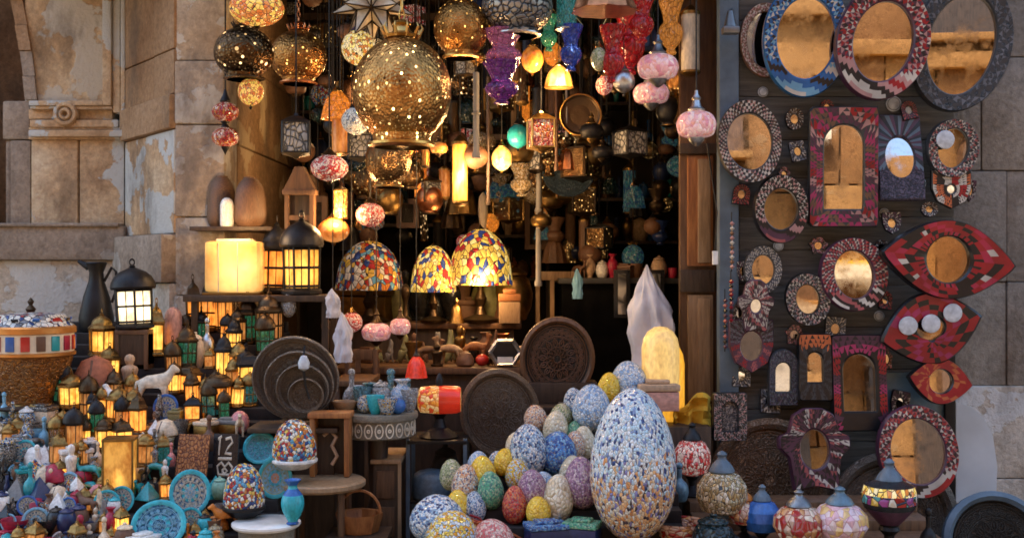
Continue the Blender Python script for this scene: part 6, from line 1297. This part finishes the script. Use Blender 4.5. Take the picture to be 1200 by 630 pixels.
# ---- small inlaid pieces filling the gaps of the mirror wall
LM_keep = list(LM)
LM += [(943, 46, 'blue oval mirror'), (1032, 50, 'red oval mirror'), (1124, 54, 'charcoal oval mirror'), (987, 196, 'tall arched magenta mirror'), (1107, 304, 'large red eye mirror'), (998, 322, 'checked gold mirror'), (913, 245, 'striped round mirror'), (1004, 448, 'tall red arched mirror'), (1073, 528, 'big lower oval mirror'), (952, 526, 'hand mirror'), (877, 167, 'oval mirror by the post')]
rg = random.Random(12)
for i, (x, y, w_, h_) in enumerate(((930, 140, 22, 26), (934, 178, 18, 24), (868, 228, 20, 24), (958, 288, 22, 20), (1044, 262, 22, 26), (1032, 290, 18, 18), (978, 385, 24, 28), (1036, 352, 16, 22), (930, 392, 22, 24), (1053, 472, 22, 30), (1088, 246, 20, 18), (902, 470, 24, 28), (1064, 130, 18, 22), (918, 205, 14, 18), (870, 318, 14, 24), (866, 366, 16, 30), (868, 440, 22, 26), (968, 126, 16, 18), (1038, 420, 14, 26), (1136, 224, 12, 26))):
    sh, wd = [(ell, 'oval'), (rectp, 'square'), (archp, 'arched'), (hamsap, 'hand shaped'), (shieldp, 'shield shaped')][i % 5]
    cw, pa = [('bone and black', [K, B_, K, Bw]), ('red and black', [Rr, K, Rs, K]), ('plum and bone', [Pl, B_, K, Pl]), ('grey and black', [Gy, K, B_, Gy]), ('pink and brown', [Pk, Bw, K, Rs])][(i * 3) % 5]
    lb = near(f'tiny {cw} {wd} mirror', x, y)
    if lb: mirror(x, y, 5.04 + rg.uniform(-.02, .01), sh(w_, h_), ell(w_ * .42, h_ * .42), (0, h_ * .06), alt(pa, 1 + i % 2), lb, 'tiny mirrors between the large ones', tilt=rg.uniform(-12, 12), depth=.018, n=40, rows=2, edge='ink_tile', lean=rg.uniform(-12, 4))
LM[:] = LM_keep
# ---- stock glimpsed in the dark of the shop
def shelf_unit(px0, px1, rows, d, label, m_='dark_wood'):
    a = W(px0, 0, d).x; b_ = W(px1, 0, d).x; t = thing('back_shelf', label, 'shelf', ((a + b_) / 2, CY + d, 0)); h = (b_ - a) / 2; out = []
    for x in (-h - .02, h): MB().box((x, -.02, 0), (x + .02, .26, 2.85), m_).build('upright', t)
    for py in rows:
        z = W(0, py, d).z; MB().box((-h, -.02, z - .02), (h, .26, z), m_).build('board', t); out.append(z)
    MB().box((-h, .262, .1), (h, .275, 2.8), 'shop_dark').build('back', t); return out
def stock(px0, px1, zs, d, pal, kinds, label_tail, group, step, hpx, seed):
    rg = random.Random(seed)
    for z in zs:
        x = px0 + 6
        while x < px1 - 5:
            cw = rg.choice(pal); kd, word, cat, nm, fw, fh = rg.choice([k for k in KINDS if k[0] in kinds]); sz = rg.uniform(*hpx)
            lb = near(f'dim {cw} {word} {label_tail}', x, zpy(z, d) - 10)
            if lb: put('animal' if kd in ('camel', 'horse') else kd, (kd, CM[cw]) if kd in ('camel', 'horse') else (CM[cw], CM[cw]) if kd in ('jar2', 'casket') else (CM[cw],), x, zpy(z, d + .1), sz * fw, sz * fh, d + .1, lb, cat, nm, group); RECT.pop()
            x += rg.uniform(*step)
n_l = len(LM)
zs = shelf_unit(688, 800, (60, 120, 172, 232, 282), 7.6, 'tall dark shelf unit at the back right of the shop')
LM += [(745, 315, 'back shelf end'), (700, 200, 'dark blue plate'), (770, 230, 'open door side'), (720, 280, 'lowest back board')]
stock(690, 800, zs[1:], 7.6, ['teal', 'navy', 'tan', 'blue', 'dark brown', 'brass'], ('vase', 'bottle', 'jar2', 'statuette', 'bowl'), 'on the back shelf', 'dim stock on the back shelf', (12, 17), (18, 27), 3)
zs = shelf_unit(352, 520, (60, 130, 205, 262), 7.4, 'long dark shelf unit behind the big brass globe')
stock(356, 520, zs, 7.4, ['tan', 'brass', 'dark brown', 'black', 'teal', 'black'], ('vase', 'bottle', 'jar2', 'statuette', 'camel', 'bowl'), 'on the far shelf', 'dim stock on the far shelf', (15, 22), (20, 30), 4)
zs = shelf_unit(530, 640, (60, 110, 165, 222, 275, 325), 7.9, 'narrow dark shelf unit at the middle of the shop back')
stock(532, 640, zs, 7.9, ['tan', 'brass', 'dark brown', 'black', 'rust brown', 'black'], ('vase', 'bottle', 'jar2', 'statuette'), 'on the middle shelf', 'dim stock on the middle shelf', (12, 18), (18, 28), 5)
stock(425, 612, [z3], 6.32, ['dark brown', 'brass', 'black', 'black', 'olive'], ('vase', 'bottle', 'jar2', 'statuette', 'casket'), 'on the tall counter', 'dim curios on the tall counter', (13, 19), (30, 62), 8)
stock(425, 612, [z1], 5.78, ['dark brown', 'brass', 'black', 'dark brown', 'grey', 'olive'], ('vase', 'cat', 'jar2', 'statuette', 'casket', 'bowl'), 'on the low counter', 'curios on the low counter', (11, 17), (18, 34), 9)
# table with dark boxes in the right of the shop
t = thing('shop_table', 'dark table of boxes in the right half of the shop', 'table', Vector((W(740, 0, 6.5).x, 1.5, 0))); zt5 = W(0, 292, 6.5).z
zt5 = 1.30
MB().box((-.42, -.25, zt5 - .03), (.42, .3, zt5), 'char', .004).build('top', t); MB().box((-.4, -.2, 0), (.4, .28, zt5 - .032), 'black_gap', .004).build('body', t)
stock(672, 800, [zt5], 6.35, ['tan', 'orange', 'brass', 'crimson', 'dark brown', 'white'], ('casket', 'jar2', 'vase', 'cup', 'camel', 'bowl'), 'on the dark table', 'goods on the dark shop table', (12, 17), (16, 26), 6)
for px, lb in ((729, 'dark panel with pale carved ornament on the table front, the left one'), (769, 'dark panel with pale carved ornament beside the wrapped statue')):
    t = thing('carved_panel', lb, 'panel', W(px, 342, 6.22), 'carved panels'); MB().box((-.045, 0, -.14), (.045, .015, .12), 'black_stone', .003).build('board', t); MB().box((-.022, -.006, -.12), (.022, -.0005, .10), 'inlay_white', .002).build('inlay', t)
# small lamps crowding the gloom overhead
pal = [('black', 'black_iron'), ('dark brown', 'brown_clay'), ('dark bronze chased', 'dark_bronze'), ('brown', 'brown_wood'), ('amber', 'amber_glass'), ('orange pierced', 'pierced_amber'), ('dim brass', 'pierced_dim'), ('dark bronze', 'pierced_dark'), ('teal', 'dark_teal'), ('red mosaic', 'mo_redpink'), ('glowing', 'glow_dim'), ('teal mosaic', 'mo_teal'), ('copper', 'copper'), ('dark blue', 'navy'), ('silver', 'grey_tin'), ('multicoloured mosaic', 'mo_multi')]
rg = random.Random(21)
for i in range(230):
    px = rg.uniform(335, 800); py = rg.uniform(-12, 300) if px > 560 else rg.uniform(-12, 285)
    if 415 < px < 530 and 40 < py < 165: continue
    d = rg.choice([5.6, 6.0, 6.5, 7.1]) if py < 190 else rg.choice([6.5, 7.1]); k = rg.choice(['globe_lamp', 'globe_lamp', 'turkish_lamp', 'bell_lamp', 'tube_lamp', 'tall_glass', 'box_lamp', 'pierced_globe'])
    right = px > 650
    cw, m_ = rg.choice(pal + pal[:4] + pal[:4] if not right else pal[:4] + [pal[6], pal[7], pal[8], pal[11], pal[13], pal[8]])
    if k == 'box_lamp': cw, m_ = rg.choice([('carved pale', 'inlay_white'), ('mosaic', 'mo_cream'), ('pierced brass', 'pierced_dim'), ('red mosaic', 'mo_redpink')])
    w_ = rg.uniform(18, 32) * (5.6 / d) ** .5; h_ = w_ * (1.3 if k not in ('tube_lamp',) else 2.4); w_ = w_ * (.6 if k == 'tube_lamp' else 1)
    if any(abs(px - a) < 13 and abs(py - b) < 15 for a, b in [(l[0], l[1]) for l in LM[:n_l]]) and d < 6.2: continue
    word = {'globe_lamp': 'globe lamp', 'turkish_lamp': 'squat lamp', 'bell_lamp': 'bell lamp', 'tube_lamp': 'tube lamp', 'tall_glass': 'goblet lamp', 'box_lamp': 'box lantern', 'pierced_globe': 'round lantern'}[k]
    lb = near(f'{cw} {word} in the gloom', px, py)
    if lb: hang(k, (m_, rg.choice(['old_brass', 'dark_bronze', 'black_iron'])), px, py, w_, h_, d, lb, group='small lamps crowding the shop ceiling')

rg = random.Random(77)
for i in range(75):
    px = rg.uniform(385, 690); py = rg.uniform(150, 262); d = rg.choice([6.0, 6.5])
    if any(abs(px - a) < 55 and py > 232 for a in (433, 508, 563)): continue
    if any(abs(px - a) < 20 and abs(py - b) < 24 for a, b in [(l[0], l[1]) for l in LM[:n_l]]): continue
    kd = rg.choice(['globe_lamp', 'turkish_lamp', 'bell_lamp', 'box_lamp', 'pierced_globe', 'tall_glass', 'box_lamp', 'pierced_globe']); cw, m_ = rg.choice([('old brass', 'old_brass'), ('dark copper', 'copper'), ('pierced brass', 'pierced_dim'), ('pierced bronze', 'pierced_dark'), ('pierced brass', 'pierced_dim'), ('dull mosaic', 'mo_cream'), ('dark glass', 'dark_teal')])
    if kd == 'box_lamp': cw, m_ = rg.choice([('carved pale', 'inlay_white'), ('mosaic', 'mo_cream'), ('pierced brass', 'pierced_dim')])
    w_ = rg.uniform(24, 40); lb = near(f'{cw} hanging {"lantern" if "p" in kd[:1] or "box" in kd else "lamp"} in the entrance', px, py)
    if lb: hang(kd, (m_, rg.choice(['old_brass', 'dark_bronze', 'dark_bronze'])), px, py, w_, w_ * 1.3, d, lb, group='small lamps crowding the shop ceiling')
for px, py, w_, h_, d, lb in ((588, 142, 34, 44, 6.5, 'pale wood picture frame hanging behind the purple glass lamp'), (372, 250, 24, 40, 6.0, 'dark wood frame hanging right of the wooden shrine'), (478, 250, 26, 34, 6.5, 'small wood frame hanging right of the small rosy lamp'), (628, 262, 26, 60, 7.1, 'tall narrow wood frame hanging beside the pale pole')):
    s = d / F; t = thing('framed_panel', lb, 'frame', W(px, py, d), 'framed panels hanging in the shop'); a, c = w_ * s / 2, h_ * s / 2; m_ = 'pale_wood' if 'pale wood' in lb else 'brown_wood'; q = MB()
    for b0, b1 in (((-a, -.015, -c), (a, .015, -c + .03)), ((-a, -.015, c - .03), (a, .015, c)), ((-a, -.013, -c + .03), (-a + .03, .013, c - .03)), ((a - .03, -.013, -c + .03), (a, .013, c - .03))): q.box(b0, b1, m_)
    q.build('border', t); MB().box((-a + .02, .0, -c + .02), (a - .02, .008, c - .02), 'carved_dark').build('panel', t); MB().tube([(0, .01, c), (0, .01, 2.88 - t.location.z)], .003, 'cord').build('cord', t)
# ------------------------------------------------------------------ light, air and camera
w = bpy.data.worlds.new('World'); scene.world = w; w.use_nodes = True; nt = w.node_tree; bg = nt.nodes['Background']
sky = nt.nodes.new('ShaderNodeTexSky'); sky.sky_type = 'NISHITA'; sky.sun_disc = False
EL, AZ = R(56), R(-28)
sky.sun_elevation = EL; sky.sun_rotation = AZ; sky.air_density = 1.3; sky.dust_density = 2.5
nt.links.new(sky.outputs[0], bg.inputs[0]); bg.inputs[1].default_value = .13
sun = bpy.data.objects.new('sun', bpy.data.lights.new('sun', 'SUN')); col.objects.link(sun)
sun.data.energy = 2.0; sun.data.angle = R(.5); sun.data.color = (1, .90, .76)
dirv = Vector((math.sin(AZ) * math.cos(EL), math.cos(AZ) * math.cos(EL), math.sin(EL)))   # towards the sun
sun.rotation_euler = dirv.to_track_quat('Z', 'Y').to_euler(); sun.location = dirv * 20
for i, (px, py, d, e, r_) in enumerate(((588, 190, 5.45, 3, .02), (539, 205, 5.5, 3, .02), (471, 190, 4.75, 2.5, .03), (395, 250, 5.5, 3.5, .03), (276, 262, 5.25, 1.5, .03), (563, 330, 6.0, 3, .03), (700, 160, 6.6, 1, .03), (655, 95, 5.1, 3, .02), (430, 110, 6.4, 2.5, .03))):
    l = bpy.data.objects.new('lamp_bulb', bpy.data.lights.new('lamp_bulb', 'POINT')); col.objects.link(l); l.location = W(px, py, d)
    l.data.energy = e * .7; l.data.color = (1, .60, .26); l.data.shadow_soft_size = r_
cam = bpy.data.objects.new('camera', bpy.data.cameras.new('camera')); col.objects.link(cam); scene.camera = cam
cam.location = (0, CY, CZ); cam.rotation_euler = (R(90), 0, 0); cam.data.sensor_width = 36; cam.data.lens = 36 * F / 1200; cam.data.clip_start = .05; cam.data.clip_end = 500
vs_ = scene.view_settings; vs_.view_transform = 'Standard'; vs_.look = 'None'; vs_.gamma = 1; vs_.use_curve_mapping = False; vs_.exposure = 2.12
scene.render.engine = 'CYCLES'; c = scene.cycles; c.use_denoising = True; c.max_bounces = 7; c.diffuse_bounces = 4; c.glossy_bounces = 4; c.transmission_bounces = 5; c.sample_clamp_indirect = 4.; c.caustics_reflective = False; c.caustics_refractive = False; c.use_adaptive_sampling = False
scene.render.film_transparent = False; c.filter_width = 1.7
print('small', nsmall, 'objects', len(bpy.data.objects))
